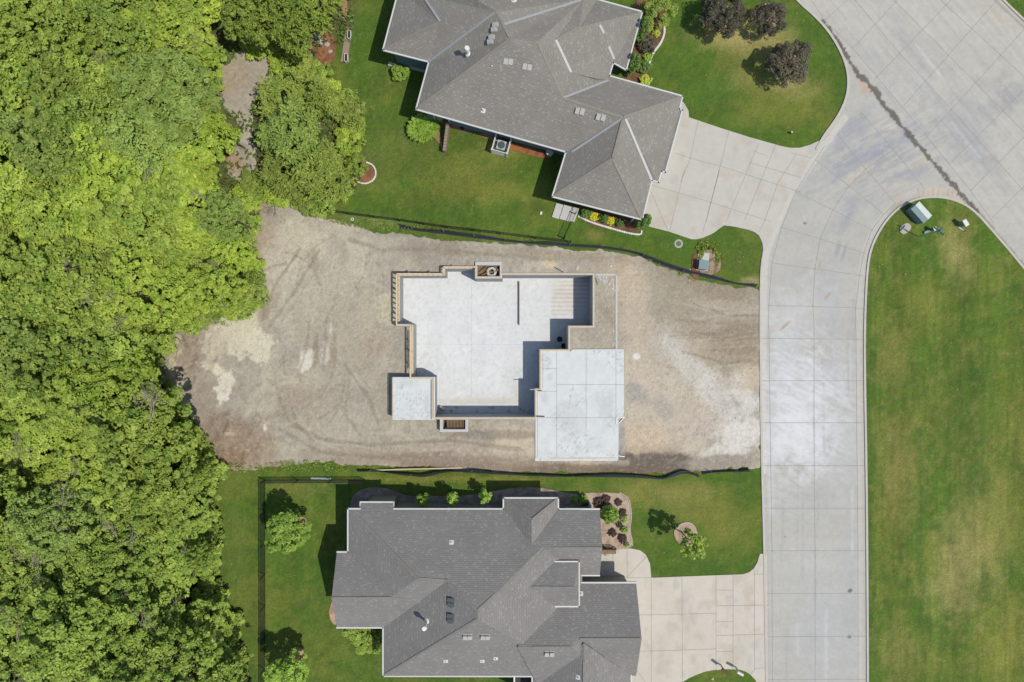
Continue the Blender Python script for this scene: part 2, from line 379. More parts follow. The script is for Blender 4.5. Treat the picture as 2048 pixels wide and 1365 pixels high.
x0, y1 = W(-260, -260).xy; x1, y0 = W(2310, 1630).xy
def lawncol(px, py):
    n = fbm(px / 60, py / 60, 1); n2 = fbm(px / 17, py / 17, 9, 3)
    c = np.array(A(84, 113, 37)) * np.ones((len(px), 3))
    c = mixc(c, A(114, 124, 52), sst(.42, .68, n) * .6)
    c = mixc(c, A(72, 98, 38), sst(.5, .72, n2) * .5)
    D = lambda cx, cy, rx, ry, col, k, ang=0, sd=0: (ell(px, py, cx, cy, rx, ry, ang, .55, sd, .95, 22) * k, col)
    dry = A(150, 142, 80); tan_ = A(178, 164, 108); dk = A(66, 98, 36); yel = A(134, 134, 60)
    for m, col in [D(930,345,90,50,yel,.6), D(860,250,60,70,A(104,120,54),.5,0,2), D(1010,385,60,25,yel,.5,0,3), D(1000,300,45,20,dry,.45,10,4),
        D(900,390,120,25,yel,.3), D(780,300,90,60,A(92,114,48),.5),
        D(1450,70,60,34,tan_,.75,10,5), D(1525,75,70,40,tan_,.7,20,6), D(1570,168,55,26,tan_,.75,10,7), D(1500,160,60,40,dry,.5,30,8), D(1430,180,50,45,A(70,112,44),.4),
        D(1560,220,90,30,yel,.5), D(1680,130,30,60,dk,.3),
        D(1915,510,34,60,tan_,.55,-15,9), D(1850,620,60,60,yel,.4), D(1787,727,36,60,dry,.5,0,10), D(1797,950,44,120,dry,.62,0,11), D(1770,1050,30,70,yel,.4),
        D(1926,1125,70,120,tan_,.55,10,12), D(1985,1010,50,110,dry,.45,0,13), D(1803,1305,50,60,dry,.5,0,14), D(2009,1300,60,90,yel,.7,0,15), D(2030,900,60,200,yel,.4,0,16),
        D(1900,820,90,120,A(96,112,48),.5), D(1957,965,24,44,dk,.75,0,17), D(1955,760,34,40,dk,.6,0,18), D(2030,930,30,60,dk,.5,-35,19),
        D(1330,985,110,22,dry,.6), D(1270,1000,40,20,yel,.5), D(1450,1050,70,60,yel,.55,0,20), D(1360,1010,60,30,dry,.4), D(1490,990,30,40,dk,.5),
        D(900,958,180,7,yel,.8), D(1050,966,60,6,yel,.8), D(1420,1140,100,14,dk,.5),
        D(600,975,60,18,dry,.3), D(470,1100,30,120,A(98,116,54),.5), D(640,1200,50,90,A(70,104,42),.4),
        D(1190,470,25,12,dry,.6,10,21), D(1470,520,40,22,dk,.4), D(1500,562,25,9,A(180,165,130),.6,0,22), D(760,445,90,11,A(128,140,82),.7,8,23), D(1250,475,60,10,dk,.3)]:
        c = mixc(c, col, m)
    # the teardrop of lush grass and the darker mower lines
    c = mixc(c, dk, ell(px, py, 1968, 1182, 22, 34, 0, .35, 3, .8) * .65); c = mixc(c, dk, ell(px, py, 1968, 1145, 8, 26, 0, .35, 3, .9) * .6)
    isl = (px > 1720) & (py > 400)
    c = np.where(isl[:, None], mixc(c, dk, strokes(px, py, [(1840,860),(1842,1100),(1846,1365)], 10, 1, 5) * .5), c)
    c = np.where(isl[:, None], mixc(c, dk, strokes(px, py, [(1734,560),(1733,900),(1736,1365)], 22, .9, 4) * .5), c)
    st = np.sin(px / 21.0 + 2 * fbm(px / 90, py / 300, 4)) * .5 + .5
    c = c * (1 + np.where(isl, (st - .5) * .16, 0))[:, None]
    c = c * (1 + np.where(isl, .5 * (fbm(px / 5, py / 60, 41, 3) - .5), .26 * (fbm(px / 5, py / 5, 42, 3) - .5)))[:, None]
    c = mixc(c, A(150, 140, 86), sst(.52, .75, fbm(px / 9, py / 12, 43)) * np.where(isl, .28, .15))
    bk = (px < 700) & (py > 940)
    st2 = np.sin(px / 12.0) * .5 + .5
    c = c * (1 + np.where(bk, (st2 - .5) * .12, 0))[:, None]
    u = px * .3 + py * .95
    c = c * (1 + np.where(py < 470, (np.sin(u / 13) * .05), 0))[:, None]
    # floor of the wood
    fl = 1 - sst(-20, 25, sdf(px, py, WOOD))
    c = mixc(c, A(108, 98, 72), fl * .8)
    return c * (.9 + .2 * vn(px / 4, py / 4, 6))[:, None]
WOOD = [(-400,-400),(705,-400),(700,20),(690,70),(640,70),(610,110),(540,100),(515,80),(430,120),(420,150),(440,215),(490,225),(540,120),(640,150),(705,205),(705,280),(735,330),(690,378),(652,415),(600,400),(545,378),(500,360),
        (505,420),(480,470),(522,560),(512,605),(430,615),(390,650),(330,645),(312,700),(302,745),(330,805),(372,850),(405,900),(425,950),(415,1010),(425,1060),(425,1120),(430,1200),(452,1235),(445,1280),(480,1310),(490,1365),(500,1700),(-400,1700)]
big = 420.0
lawn = sheet('ground', [(x0, y0), (x1, y0), (x1, y1), (x0, y1)], .19, lambda x, y: T(x, y), lawncol, 'lawn', holes=[HOLE, offset(NWELL, .04), offset(SWELL, .04)])
tag(lawn, kind='structure')
rb = MB(); i_ = .6
for (a, b, c_, d_) in ((-big, -big, big, y0 + i_), (-big, y1 - i_, big, big), (-big, y0 + i_, x0 + i_, y1 - i_), (x1 - i_, y0 + i_, big, y1 - i_)):
    pts = [(a, b), (c_, b), (c_, d_), (a, d_)]
    if b == -big or d_ == big:       # cut along x so it follows the fall of the land
        xs = [a, -40, -10.5, -8, -6, -4, -1.5, 30, c_]
        for u, v in zip(xs[:-1], xs[1:]): rb.add([(u, b, T(u, b) - .03), (v, b, T(v, b) - .03), (v, d_, T(v, d_) - .03), (u, d_, T(u, d_) - .03)], [(0, 1, 2, 3)])
    else: rb.add([(p[0], p[1], T(p[0], p[1]) - .03) for p in pts], [(0, 1, 2, 3)])
mat('farlawn', A(88, 108, 50), n1=(.2, .2), n2=(3, .3), rough=1)
tag(rb.build('far_ground', 'farlawn'), kind='structure')

# ---- bare earth of the building lot and the earth under the wood edge
LOT = [(430,100),(520,60),(560,110),(500,200),(505,300),(500,350),(545,372),(600,398),(640,422),(700,440),(745,456),(830,462),(900,474),(1000,482),(1140,494),(1215,498),(1280,508),(1390,552),(1450,566),(1515,574),(1526,576),
       (1526,942),(1460,942),(1395,950),(1300,953),(1150,951),(1000,950),(900,948),(860,941),(800,946),(720,942),(640,936),(560,940),(515,947),(470,952),(425,952),(400,900),(370,850),(320,800),(290,745),(290,690),(320,630),(380,620),(430,600),(500,590),(505,540),
       (470,470),(490,420),(480,370),(440,345),(430,310),(450,290),(470,250),(430,210),(400,150)]
RUTS = [([(640,455),(600,520),(560,600),(520,650)],26), ([(700,470),(640,560),(600,640),(560,700)],22)]
def dirtz(x, y):
    s = K; px = 1024 + x * s; py = 682.5 - y * s
    d = sdf(px, py, LOT) + 14 * (fbm(px / 16, py / 16, 21, 4) - .5)
    rl = .09 * (fbm(x / 1.6, y / 1.6, 5, 4) - .5) + .07 * (fbm(x * 2.2, y * 2.2, 15, 3) - .5) + .03 * (fbm(x * 6, y * 6, 16, 2) - .5)
    rough = ell(px, py, 450, 880, 90, 75, 0, .3, 3) + .8 * ell(px, py, 380, 720, 60, 70, 0, .3, 5) + .5 * ell(px, py, 775, 618, 26, 34, 0, .3, 7)
    rl = rl + rough * .42 * (fbm(x * 1.5, y * 1.5, 25, 4) - .45)
    for pts in TRK: rl = rl - .05 * strokes(px, py, pts, 7, .6, 3, 2)
    e = sst(-10, 2, d)
    return T(x, y) + np.maximum(.035 + rl * (1 - e), .012) * (1 - e) - .06 * e
TRK = [[(560,830),(640,880),(740,890),(900,880),(1040,900)], [(560,860),(640,905),(760,915),(900,905)], [(620,640),(612,700),(600,740)], [(655,640),(650,700),(645,740)],
       [(640,500),(585,590),(540,650)], [(600,500),(550,570),(525,640)], [(700,480),(760,500),(880,500),(1100,520)], [(690,730),(740,800),(760,860)], 
       [(560,800),(580,850),(650,880)], [(700,760),(690,830),(720,870)]]
def dirtcol(px, py):
    n = fbm(px / 45, py / 45, 2); n2 = fbm(px / 12, py / 12, 7)
    g = A(174, 168, 156); c = np.array(g) * np.ones((len(px), 3))
    c = mixc(c, A(196, 190, 172), sst(.42, .68, n) * .65); c = mixc(c, A(156, 146, 131), sst(.5, .75, n2) * .5)
    E = lambda cx, cy, rx, ry, col, k, ang=0, sd=0, wob=.4, soft=.5, ns=26: (ell(px, py, cx, cy, rx, ry, ang, wob, sd, soft, ns) * k, A(*col))
    L = [E(640,560,120,110,(196,189,170),.55,-30,1,.5,.9), E(700,690,110,100,(176,166,148),.5,0,2,.5,.9), E(1340,620,190,100,(158,147,128),.6,5,3,.4,.8), E(1420,560,110,40,(150,138,116),.7,14,4,.4,.7),
         E(1450,700,90,50,(160,144,120),.6,0,5), E(1450,635,70,30,(176,166,152),.5,0,6), E(1250,560,40,60,(200,184,160),.7,-20,7), E(1275,650,34,150,(196,182,164),.75,-4,8,.5,.6), E(1330,800,130,130,(200,189,173),.8,0,9,.5,.7),
         E(1285,880,60,40,(206,186,162),.7,0,10), E(1340,690,40,34,(196,190,182),.6,35,11), E(1385,745,75,22,(206,204,198),.75,47,12,.6), E(1440,800,80,30,(210,206,200),.7,50,13,.6), E(1490,790,22,44,(218,216,212),.8,-30,14,.6), E(1480,870,60,46,(222,219,214),.85,-30,15,.7),
         E(1440,905,40,22,(218,214,206),.8,-10,16,.7), E(1275,788,22,30,(160,158,154),.7,-40,17,.7), E(1325,815,26,18,(168,164,156),.6,30,18,.7), E(1400,850,50,30,(196,184,172),.6,0,19), E(1500,760,30,30,(206,190,170),.7,0,20),
         E(1475,655,50,8,(146,132,110),.6,-6,21), E(1480,675,50,7,(146,132,110),.6,-4,22), E(1465,700,60,9,(150,136,114),.5,0,23), E(1440,612,80,10,(180,170,154),.6,3,24),
         E(960,938,330,12,(146,128,110),.6,0,95), E(700,915,120,22,(160,146,128),.5,0,96), E(1215,540,50,16,(186,172,150),.5,0,25), E(1100,525,16,14,(212,194,166),.8,0,26), E(1120,512,160,12,(150,138,118),.5,3,27), E(900,498,110,14,(160,148,128),.5,3,28),
         E(1000,900,220,18,(178,164,146),.7,0,29), E(1030,882,60,34,(204,190,170),.85,10,30,.5,.35), E(890,900,60,22,(188,176,162),.6,0,31,.6), E(1165,933,42,10,(212,192,164),.9,0,32,.5,.3), E(950,925,230,14,(150,130,112),.6,2,33), E(1190,940,160,13,(128,114,98),.9,0,34,.3,.4),
         E(1315,922,80,22,(112,102,94),.95,0,35,.3,.25), E(1240,912,30,9,(112,102,94),.95,0,36,.3,.25), E(1300,943,120,10,(120,106,92),.9,0,37,.3,.3), E(1440,925,85,16,(160,152,140),.9,-2,38,.3,.3), E(1300,900,60,8,(180,164,142),.6,0,39),
         E(1245,790,5,100,(180,176,172),.6,0,40), E(1244,880,8,40,(160,158,156),.7,0,41), E(1000,870,120,10,(132,122,110),.6,0,42),
         E(450,880,80,66,(146,128,112),.85,10,43,.45,.4), E(500,900,60,40,(156,138,120),.7,0,44), E(390,800,60,60,(158,146,134),.6,0,45), E(370,700,50,70,(152,136,122),.7,0,46), E(470,620,60,18,(150,126,104),.7,-15,47), E(500,500,20,80,(160,134,112),.7,-5,48), E(520,400,30,50,(170,152,136),.6,0,49),
         E(465,150,40,50,(170,156,136),.8,20,50), E(460,320,30,30,(170,140,112),.8,0,51), E(450,925,60,26,(146,122,102),.7,0,52), E(560,935,60,12,(150,128,100),.6,0,53),
         E(480,660,44,46,(214,208,186),.9,-20,54,.8,.25,16), E(520,690,32,34,(216,211,188),.9,-30,55,.7,.2,16), E(430,690,26,44,(204,196,178),.75,20,56,.8,.25,14), E(432,740,24,10,(214,208,188),.9,10,57,.7,.2,12), E(450,770,16,34,(222,218,204),.9,20,58,.6,.2,12), E(445,795,12,10,(226,224,214),.9,0,59,.5,.2,12),
         E(352,690,14,24,(196,190,158),.8,-15,60,.6,.3,12), E(346,735,9,26,(200,194,160),.8,-8,61,.5,.3,12), E(365,765,14,12,(200,192,168),.6,0,62,.6,.3), E(614,718,15,26,(220,216,204),.95,18,63,.35,.2,12), E(650,712,9,24,(206,202,192),.85,8,64,.35,.25,12), E(657,655,8,14,(208,204,194),.8,-20,65,.4,.3,12), E(632,695,6,40,(150,138,122),.8,5,66,.3), E(668,700,5,36,(150,138,122),.6,5,67,.3),
         E(560,560,34,70,(200,194,176),.6,32,68,.6), E(540,610,12,44,(160,148,130),.6,28,69), E(600,480,50,30,(204,196,176),.6,20,70,.6), E(520,470,30,30,(176,158,138),.6,0,71), E(775,618,24,34,(196,192,168),.8,0,72,.5,.4), E(628,520,12,30,(158,146,128),.55,-15,73), E(730,640,20,60,(188,178,158),.5,0,74),
         E(752,690,26,26,(168,154,136),.5,0,75), E(660,850,120,40,(186,178,162),.5,0,76,.6), E(600,800,60,40,(164,150,134),.5,0,77,.6), E(530,855,4,8,(226,214,196),.9,0,78), E(455,750,6,5,(232,228,220),.9,0,79), E(462,868,12,5,(200,180,160),.7,0,80), E(1250,478,30,7,(170,160,140),.5)]
    for m, col in L: c = mixc(c, col, m)
    c = mixc(c, A(224, 220, 216), ell(px, py, 1273, 713, 8, 7, 0, .2, 3, .3))
    for pts in TRK: c = mixc(c, A(146, 136, 121), strokes(px, py, pts, 6, .8, 4, 3) * .6)
    rr = random.Random(12)
    for k in range(16):     # wheel marks fanning out from the street
        y0_ = rr.uniform(610, 735); x0_ = rr.uniform(1310, 1420); dy = rr.uniform(-26, 26)
        c = mixc(c, A(138, 126, 108) if k % 3 else A(196, 186, 168), strokes(px, py, [(x0_, y0_ + dy), ((x0_ + 1524) / 2, y0_ + dy * .3 + 8), (1524, y0_)], rr.uniform(1.8, 4.5), .9, 2.5, k, 9) * rr.uniform(.25, .5))
    for k in range(44):     # blade scrapes and turning arcs on the west part
        cx = rr.uniform(540, 730); cy = rr.uniform(470, 870); ra = rr.uniform(25, 120); a0 = rr.uniform(0, 6.28); da = rr.uniform(.4, 1.5)
        pts = [(cx + ra * math.cos(a0 + da * i / 5), cy + ra * math.sin(a0 + da * i / 5)) for i in range(6)]
        c = mixc(c, A(140, 129, 113) if k % 2 else A(204, 197, 180), strokes(px, py, pts, rr.uniform(1.5, 4), .9, 2.5, k, 8) * rr.uniform(.25, .5))
    for k in range(12):     # tread print rows
        x_ = 850 + k * 11; c = mixc(c, A(206, 198, 184), ell(px, py, x_, 900 + (k % 2) * 9, 3.5, 4, 0, .5, k, .6, 5) * .6)
    for k, (pts, w_) in enumerate([([(620,820),(640,860),(700,890),(760,900)],3), ([(600,835),(630,880),(700,908)],3), ([(1040,570),(1060,600)],2)]):
        c = mixc(c, A(196, 186, 168), strokes(px, py, pts, w_, .9, 2, k) * .5)
    g_ = sst(.55, .68, fbm(px / 9, py / 9, 31)) * (ell(px, py, 600, 930, 110, 12, 0, .5, 3, .9) + ell(px, py, 760, 452, 110, 12, 8, .5, 5, .9) + .8 * ell(px, py, 430, 940, 26, 14, 0, .5, 6, .9) + ell(px, py, 1360, 545, 60, 6, 22, .4, 7, .9))
    c = mixc(c, A(92, 116, 52), np.clip(g_, 0, 1) * .85)
    fine = vn(px / 2.6, py / 2.6, 8); c = c * (.94 + .12 * fine)[:, None]
    # pebbly grit picked out by colour
    q = px * .7 + py * .7; r = px * -.7 + py * .7; sw = fbm(q / 30 + 1.5 * n, r / 3.2 + 2.5 * n, 51, 3) * .5 + fbm(px / 26 + n, py / 3.4 + 2 * n2, 52, 3) * .5
    c = c * (1 + .26 * (sw - .5))[:, None]
    c = mixc(c, A(136, 124, 108), sst(.6, .74, fbm(px / 5, py / 5, 53, 3)) * .25); c = mixc(c, A(206, 198, 180), sst(.62, .74, fbm(px / 6, py / 5, 54, 3)) * .22)
    spk = sst(.86, .93, vn(px / 1.7, py / 1.7, 77)); c = mixc(c, A(214, 206, 192), spk * .25)
    return c
lotw = offset(pxpoly(LOT, None), .45)
lotw = [(min(p[0], W(1527, 0).x), p[1]) for p in lotw]
dirt = sheet('dirt_ground', lotw, .085, dirtz, dirtcol, 'dirt', holes=[HOLE, offset(NWELL, .04), offset(SWELL, .04)])
tag(dirt, kind='structure')

# ---- streets
LEFT = [(1536,1700),(1534.5,1365),(1530,1100),(1525.5,942),(1523,800),(1522,660),(1522.7,541),(1529.4,500),(1543,468),(1560,428),(1580,385),(1600,350),(1618,322),(1634,300),(1652,268),(1668,248),(1684,222),(1694,198),(1699,172),(1697,140),(1686,107),(1664,68),(1634,33),(1595,0),(1500,-110),(1400,-260)]
ISL = [(1734,1700),(1734,1365),(1732,1000),(1728,760),(1727.5,660),(1731.5,554),(1738,503),(1754,466),(1775.6,434),(1799.7,412),(1829,397),(1861,391.5),(1896,393.7),(1928,405),(1955,424),(1987,460.5),(2022,500.7),(2048,533),(2330,860),(2330,1700)]
TR = [(1985,-30),(2009.5,0),(2048,36),(2330,310),(2330,-260),(1800,-260)]
roadpoly = [(p[0], p[1]) for p in LEFT] + [(2330,-260),(2330,1700)]
RW = pxpoly(roadpoly, .02)
def roadcol(px, py):
    n = fbm(px / 50, py / 50, 3); n2 = fbm(px / 14, py / 14, 12)
    c = np.array(A(186, 185, 180)) * np.ones((len(px), 3)); c = c * (.95 + .1 * n)[:, None] * (.98 + .04 * n2)[:, None]
    wide = sst(-20, 20, (px - 1640) * .72 - (py - 60) * .69)        # the wide street is a touch warmer
    c = mixc(c, A(193, 190, 183), wide * .6)
    E = lambda cx, cy, rx, ry, col, k, ang=0, sd=0, wob=.5, soft=.8, ns=20: (ell(px, py, cx, cy, rx, ry, ang, wob, sd, soft, ns) * k, A(*col))
    for m, col in [E(1600,830,75,110,(216,217,223),.8,10,1,.9), E(1590,880,60,40,(222,223,229),.7,0,2,.9), E(1640,770,60,30,(204,206,212),.6,-40,3,.9), E(1565,720,30,120,(208,210,216),.5,0,4,.8), E(1600,640,50,90,(204,206,210),.4,15,5,.8), E(1680,880,40,120,(198,200,206),.4,0,6),
                   E(1700,260,70,18,(156,160,172),.6,-48,7,.7), E(1740,310,120,26,(158,162,174),.65,-28,8,.8), E(1830,345,50,16,(150,156,172),.65,-25,9,.8), E(1730,345,50,14,(204,194,176),.6,-30,10,.7), E(1790,370,60,14,(202,192,174),.7,-30,11,.7), E(1852,315,30,14,(206,196,178),.6,-30,12,.7), E(1780,262,30,24,(206,198,186),.5,0,13),
                   E(1770,380,40,14,(172,176,188),.5,-40,14), E(1690,420,14,70,(166,168,176),.45,30,15,.6), E(1700,430,9,40,(150,154,166),.5,30,16,.4), E(1675,500,6,18,(150,152,164),.6,15,17,.4), E(1688,505,4,16,(150,152,164),.6,15,18,.4), E(1650,600,14,80,(180,182,190),.5,0,19), E(1668,640,12,120,(178,180,188),.4,0,20),
                   E(1930,260,70,60,(170,171,174),.5,0,21,.7), E(2010,200,40,24,(160,161,166),.6,-30,22,.8), E(1950,300,90,26,(164,166,172),.5,50,23,.7), E(1820,100,60,14,(172,173,175),.5,50,24,.7), E(1800,60,70,18,(178,178,178),.5,52,25,.7), E(1760,140,80,12,(172,174,176),.5,48,26,.7), E(1850,180,90,16,(172,174,177),.4,50,27,.8), E(1900,150,70,10,(176,177,178),.5,48,28,.8),
                   E(1935,210,40,10,(160,162,168),.4,30,29,.8), E(1970,170,20,16,(160,160,162),.4,0,30,.8), E(2010,150,24,12,(166,160,156),.4,-40,31,.8), E(1600,1000,60,30,(176,178,182),.3), E(1650,1250,60,120,(182,184,190),.5,0,33,.5), E(1620,1150,80,60,(192,192,190),.4), E(1700,1200,16,200,(178,180,186),.4,0,35), E(1990,30,60,10,(196,184,168),.5,44,36), E(1960,120,12,8,(196,186,170),.5,0,37),
                   E(1860,384,50,8,(206,190,172),.6,-5,38,.4), E(1900,388,30,8,(200,182,164),.5,20,39,.4), E(1790,412,20,6,(170,150,128),.7,-40,40,.3), E(1730,178,14,10,(188,164,146),.6,35,41,.4), E(1722,165,9,22,(196,176,160),.6,-20,42,.4),
                   E(1610,447,4,3,(130,128,124),.9,20,43,.2,.3), E(1655,592,10,3,(176,162,136),.7,-50,44,.3,.4), E(1570,652,14,3,(174,160,134),.8,-40,45,.3,.4), E(1640,530,2.5,9,(176,170,144),.7,20,46,.3,.4), E(1719,795,6,7,(200,180,160),.8,0,47,.3,.4), E(1700,1182,5,4,(110,110,106),.9,-30,48,.2,.3), E(1699,1274,5,3.5,(110,110,106),.9,10,49,.3,.3), E(1570,1074,2,2,(110,110,106),.9), E(1542,900,8,120,(206,208,212),.5)]:
        c = mixc(c, col, m)
    c = c * (1 + .12 * (fbm(px / 6, py / 6, 61, 4) - .5) + .10 * (fbm(px / 90, py / 16, 62, 3) - .5))[:, None]
    lt = strokes(px, py, [(1527,942),(1526,800),(1526,660),(1528,541),(1534,505),(1550,462),(1566,425),(1587,382),(1610,346),(1626,322),(1645,296),(1662,274),(1690,236)], 9, .5, 3, 9, 8)
    c = mixc(c, A(208, 206, 200), lt * .7)
    c = mixc(c, A(204, 200, 192), strokes(px, py, [(1720,1365),(1720,1000),(1716,700),(1720,560),(1730,500),(1748,458),(1772,424),(1798,400),(1828,384)], 8, .6, 2, 9, 8) * .45)
    c = mixc(c, A(176, 178, 180), strokes(px, py, [(1535,1365),(1533,1100),(1531,1000)], 7, .5, 2, 9, 8) * .5)
    for k in range(26):         # faint tyre streaks
        rr = random.Random(k + 50)
        if k < 15: x = rr.uniform(1560, 1710); y = rr.uniform(560, 1300); pts = [(x, y), (x + rr.uniform(-3, 3), y + rr.uniform(60, 200))]
        else: x = rr.uniform(1740, 1960); y = rr.uniform(20, 260); d = rr.uniform(40, 110); pts = [(x, y), (x + d * .62, y + d * .78)]
        c = mixc(c, A(166, 168, 174) if k % 3 else A(206, 208, 212), strokes(px, py, pts, rr.uniform(2, 6), 1, 3, k, 8) * .4)
    u = px * .62 + py * .78; v = px * .78 - py * .62
    c = c * (1 + .22 * (fbm(u / 70, v / 5, 63, 3) - .5) * wide)[:, None]
    dust = ell(px, py, 1600, 830, 95, 150, 10, .5, 70, 1.0) * sst(.42, .66, fbm((px + py * .5) / 22, (py - px * .5) / 5, 64, 4)); c = mixc(c, A(226, 227, 232), dust * .6)
    bend = ell(px, py, 1760, 310, 150, 90, -28, .5, 71, 1.0) * sst(.45, .65, fbm((px * .86 - py * .5) / 26, (px * .5 + py * .86) / 4, 65, 4)); c = mixc(c, A(150, 154, 166), bend * .5)
    for k in range(9):          # rust streaks round the bend of the island kerb
        x = 1838 + k * 9.5; c = mixc(c, A(186, 156, 130), strokes(px, py, [(x, 391 + abs(x - 1875) * .06), (x - 2 + k * .6, 378 + (k % 3) * 3)], 2.2, 1, 1, k, 5) * .6)
    # gutter dirt and the wet, muddy trickle
    c = mixc(c, A(160, 152, 144), strokes(px, py, [(1600,8),(1636,42),(1650,50),(1672,80),(1690,108)], 5, .6, 3, 5, 7) * .8)
    c = mixc(c, A(160, 152, 144), strokes(px, py, [(1990,0),(2048,56),(2100,105)], 4, .7, 2, 5, 7) * .7)
    c = mixc(c, A(150, 140, 130), strokes(px, py, [(1925,395),(1960,430),(2010,490),(2060,548)], 6, .6, 4, 8, 7) * .8)
    wet = strokes(px, py, [(1646,45),(1668,75),(1686,100),(1703,128),(1716,150),(1735,165),(1752,190),(1768,212),(1786,232),(1806,256),(1820,272),(1845,300),(1866,325),(1890,352),(1915,380),(1935,402),(1955,424)], 5.2, .35, 5, 2, 6)
    wet = np.maximum(wet, ell(px, py, 1727, 158, 12, 7, 40, .5, 3, .3, 6)); wet = np.maximum(wet, ell(px, py, 1755, 185, 13, 6.5, 55, .5, 4, .3, 6)); wet = np.maximum(wet, ell(px, py, 1790, 232, 16, 6, 55, .5, 5, .3, 6)); wet = np.maximum(wet, ell(px, py, 1816, 268, 9, 7, 40, .5, 6, .3, 6)); wet = np.maximum(wet, ell(px, py, 1830, 285, 9, 6, 50, .5, 6, .3, 6))
    c = mixc(c, A(104, 100, 94), wet * .92)
    c = mixc(c, A(206, 206, 206), sst(.88, .95, vn(px / 2.2, py / 2.2, 91)) * .3)
    return c
rd = sheet('street', RW, .09, lambda x, y: 0 * x + .02, roadcol, 'road'); tag(rd, kind='structure')
def lines(name, segs, wd, z, matn, f=None):
    m = MB()
    for pts in segs:
        if f: pts = [f(*p) for p in pts]
        pw = [W(p[0], p[1], z) for p in pts]
        for a, b in zip(pw[:-1], pw[1:]): 
            d = (b - a); L_ = d.length
            if L_ < 1e-4: continue
            n = Vector((-d.y, d.x, 0)) / L_ * wd / 2; e = d / L_ * wd * .25
            m.add([a - n - e, b - n + e, b + n + e, a + n - e], [(0, 1, 2, 3)])
    return tag(m.build(name, matn), kind='structure')
mat('jointl', A(160, 159, 155), n1=(3, .15), n2=(30, .1))
CRL = [[(960,-60),(1280,320),(1600,670),(2100,1230)], [(1190,-60),(1920,680),(2400,1180)], [(1480,-50),(2048,470),(2400,800)], [(700,-60),(830,130),(1000,300),(1330,690),(1560,970),(1720,1170),(1860,1364)],
       [(820,130),(1010,-40)], [(1000,300),(1290,-20)], [(1130,490),(1640,-40)], [(1310,650),(1920,-40)], [(1450,840),(2060,170)], [(1590,1010),(2200,400)], [(1720,1170),(2300,590)], [(1850,1340),(2400,800)],
       [(1050,690),(1280,960),(1440,1160)], [(900,820),(1080,1040),(1260,1250)]]
lines('street_joint', CRL, .038, .025, 'jointl', CR)
CSL = [[(490,75),(740,270),(1000,480)], [(340,315),(620,450),(930,610)], [(235,580),(525,665),(860,775)], [(165,845),(480,890),(840,940)], [(140,1165),(470,1170),(850,1185)], [(480,1345),(470,1170),(485,890),(525,665),(620,450),(740,270),(870,140),(1100,-20)],
       [(140,1345),(140,1165),(165,845),(235,580),(340,315),(490,75),(560,-30)], [(790,1345),(790,1185),(820,940),(850,775),(910,600),(1000,480),(1090,400)]]
lines('bend_joint', CSL, .04, .025, 'jointl', CS)
SSL = [[(1524,677),(1728,679)], [(1524,762),(1730,762)], [(1525,846),(1731,846)], [(1526,932),(1732,932)], [(1527,1017),(1732,1017)], [(1530,1102),(1732,1102)], [(1535,1188),(1733,1187)], [(1535,1274),(1733,1273)], [(1535,1360),(1733,1359)],
       [(1628,660),(1628,850),(1630,1100),(1631,1700)], [(1538,660),(1541,900),(1544,1100),(1546,1700)], [(1712,660),(1714,900),(1716,1100),(1717,1700)]]
lines('street_joint', SSL, .04, .025, 'jointl')
def strip(name, pts, w0, w1, z0, z1, matn, closed=False):   # kerb: a low solid along a line, w0..w1 to the left of it
    pw = [W(p[0], p[1], z1) for p in chaikin(pts, 2, closed)]; m = MB(); n = len(pw); L0 = []; L1 = []
    for i in range(n):
        a = pw[i - 1] if (i > 0 or closed) else pw[0]; b = pw[(i + 1) % n] if (i < n - 1 or closed) else pw[-1]
        d = (b - a).normalized(); nn = Vector((-d.y, d.x, 0)); L0.append(pw[i] + nn * w0); L1.append(pw[i] + nn * w1)
    for i in range(n if closed else n - 1):
        j = (i + 1) % n; a, b, c, d = L0[i], L0[j], L1[j], L1[i]; lo = lambda v: (v.x, v.y, z0)
        m.add([a, b, c, d, lo(a), lo(b), lo(c), lo(d)], [(0, 1, 2, 3), (4, 5, 1, 0), (6, 7, 3, 2)])
    return m.build(name, matn)
i0 = 7
tag(strip('kerb', LEFT[:8], -.05, .13, -.1, .085, 'curbcon'), kind='structure')
tag(strip('kerb', LEFT[13:], -.04, .16, -.1, .10, 'curbcon'), kind='structure')
tag(strip('kerb', ISL[:-1], -.17, .0, -.1, .10, 'curbcon'), kind='structure')
tag(strip('kerb', TR[:4], -.17, .0, -.1, .10, 'curbcon'), kind='structure')
for nm, pl in (('island_lawn', ISL), ('corner_lawn', TR)):
    q = pxpoly(chaikin(pl, 2, True) if nm == 'xx' else pl, .09)
    q = pxpoly([pl[0]] + chaikin(pl, 2)[1:-1] + [pl[-1]], .09)
    tag(sheet(nm, q, .19, lambda x, y: 0 * x + .09 , lawncol, 'lawn'), kind='structure')

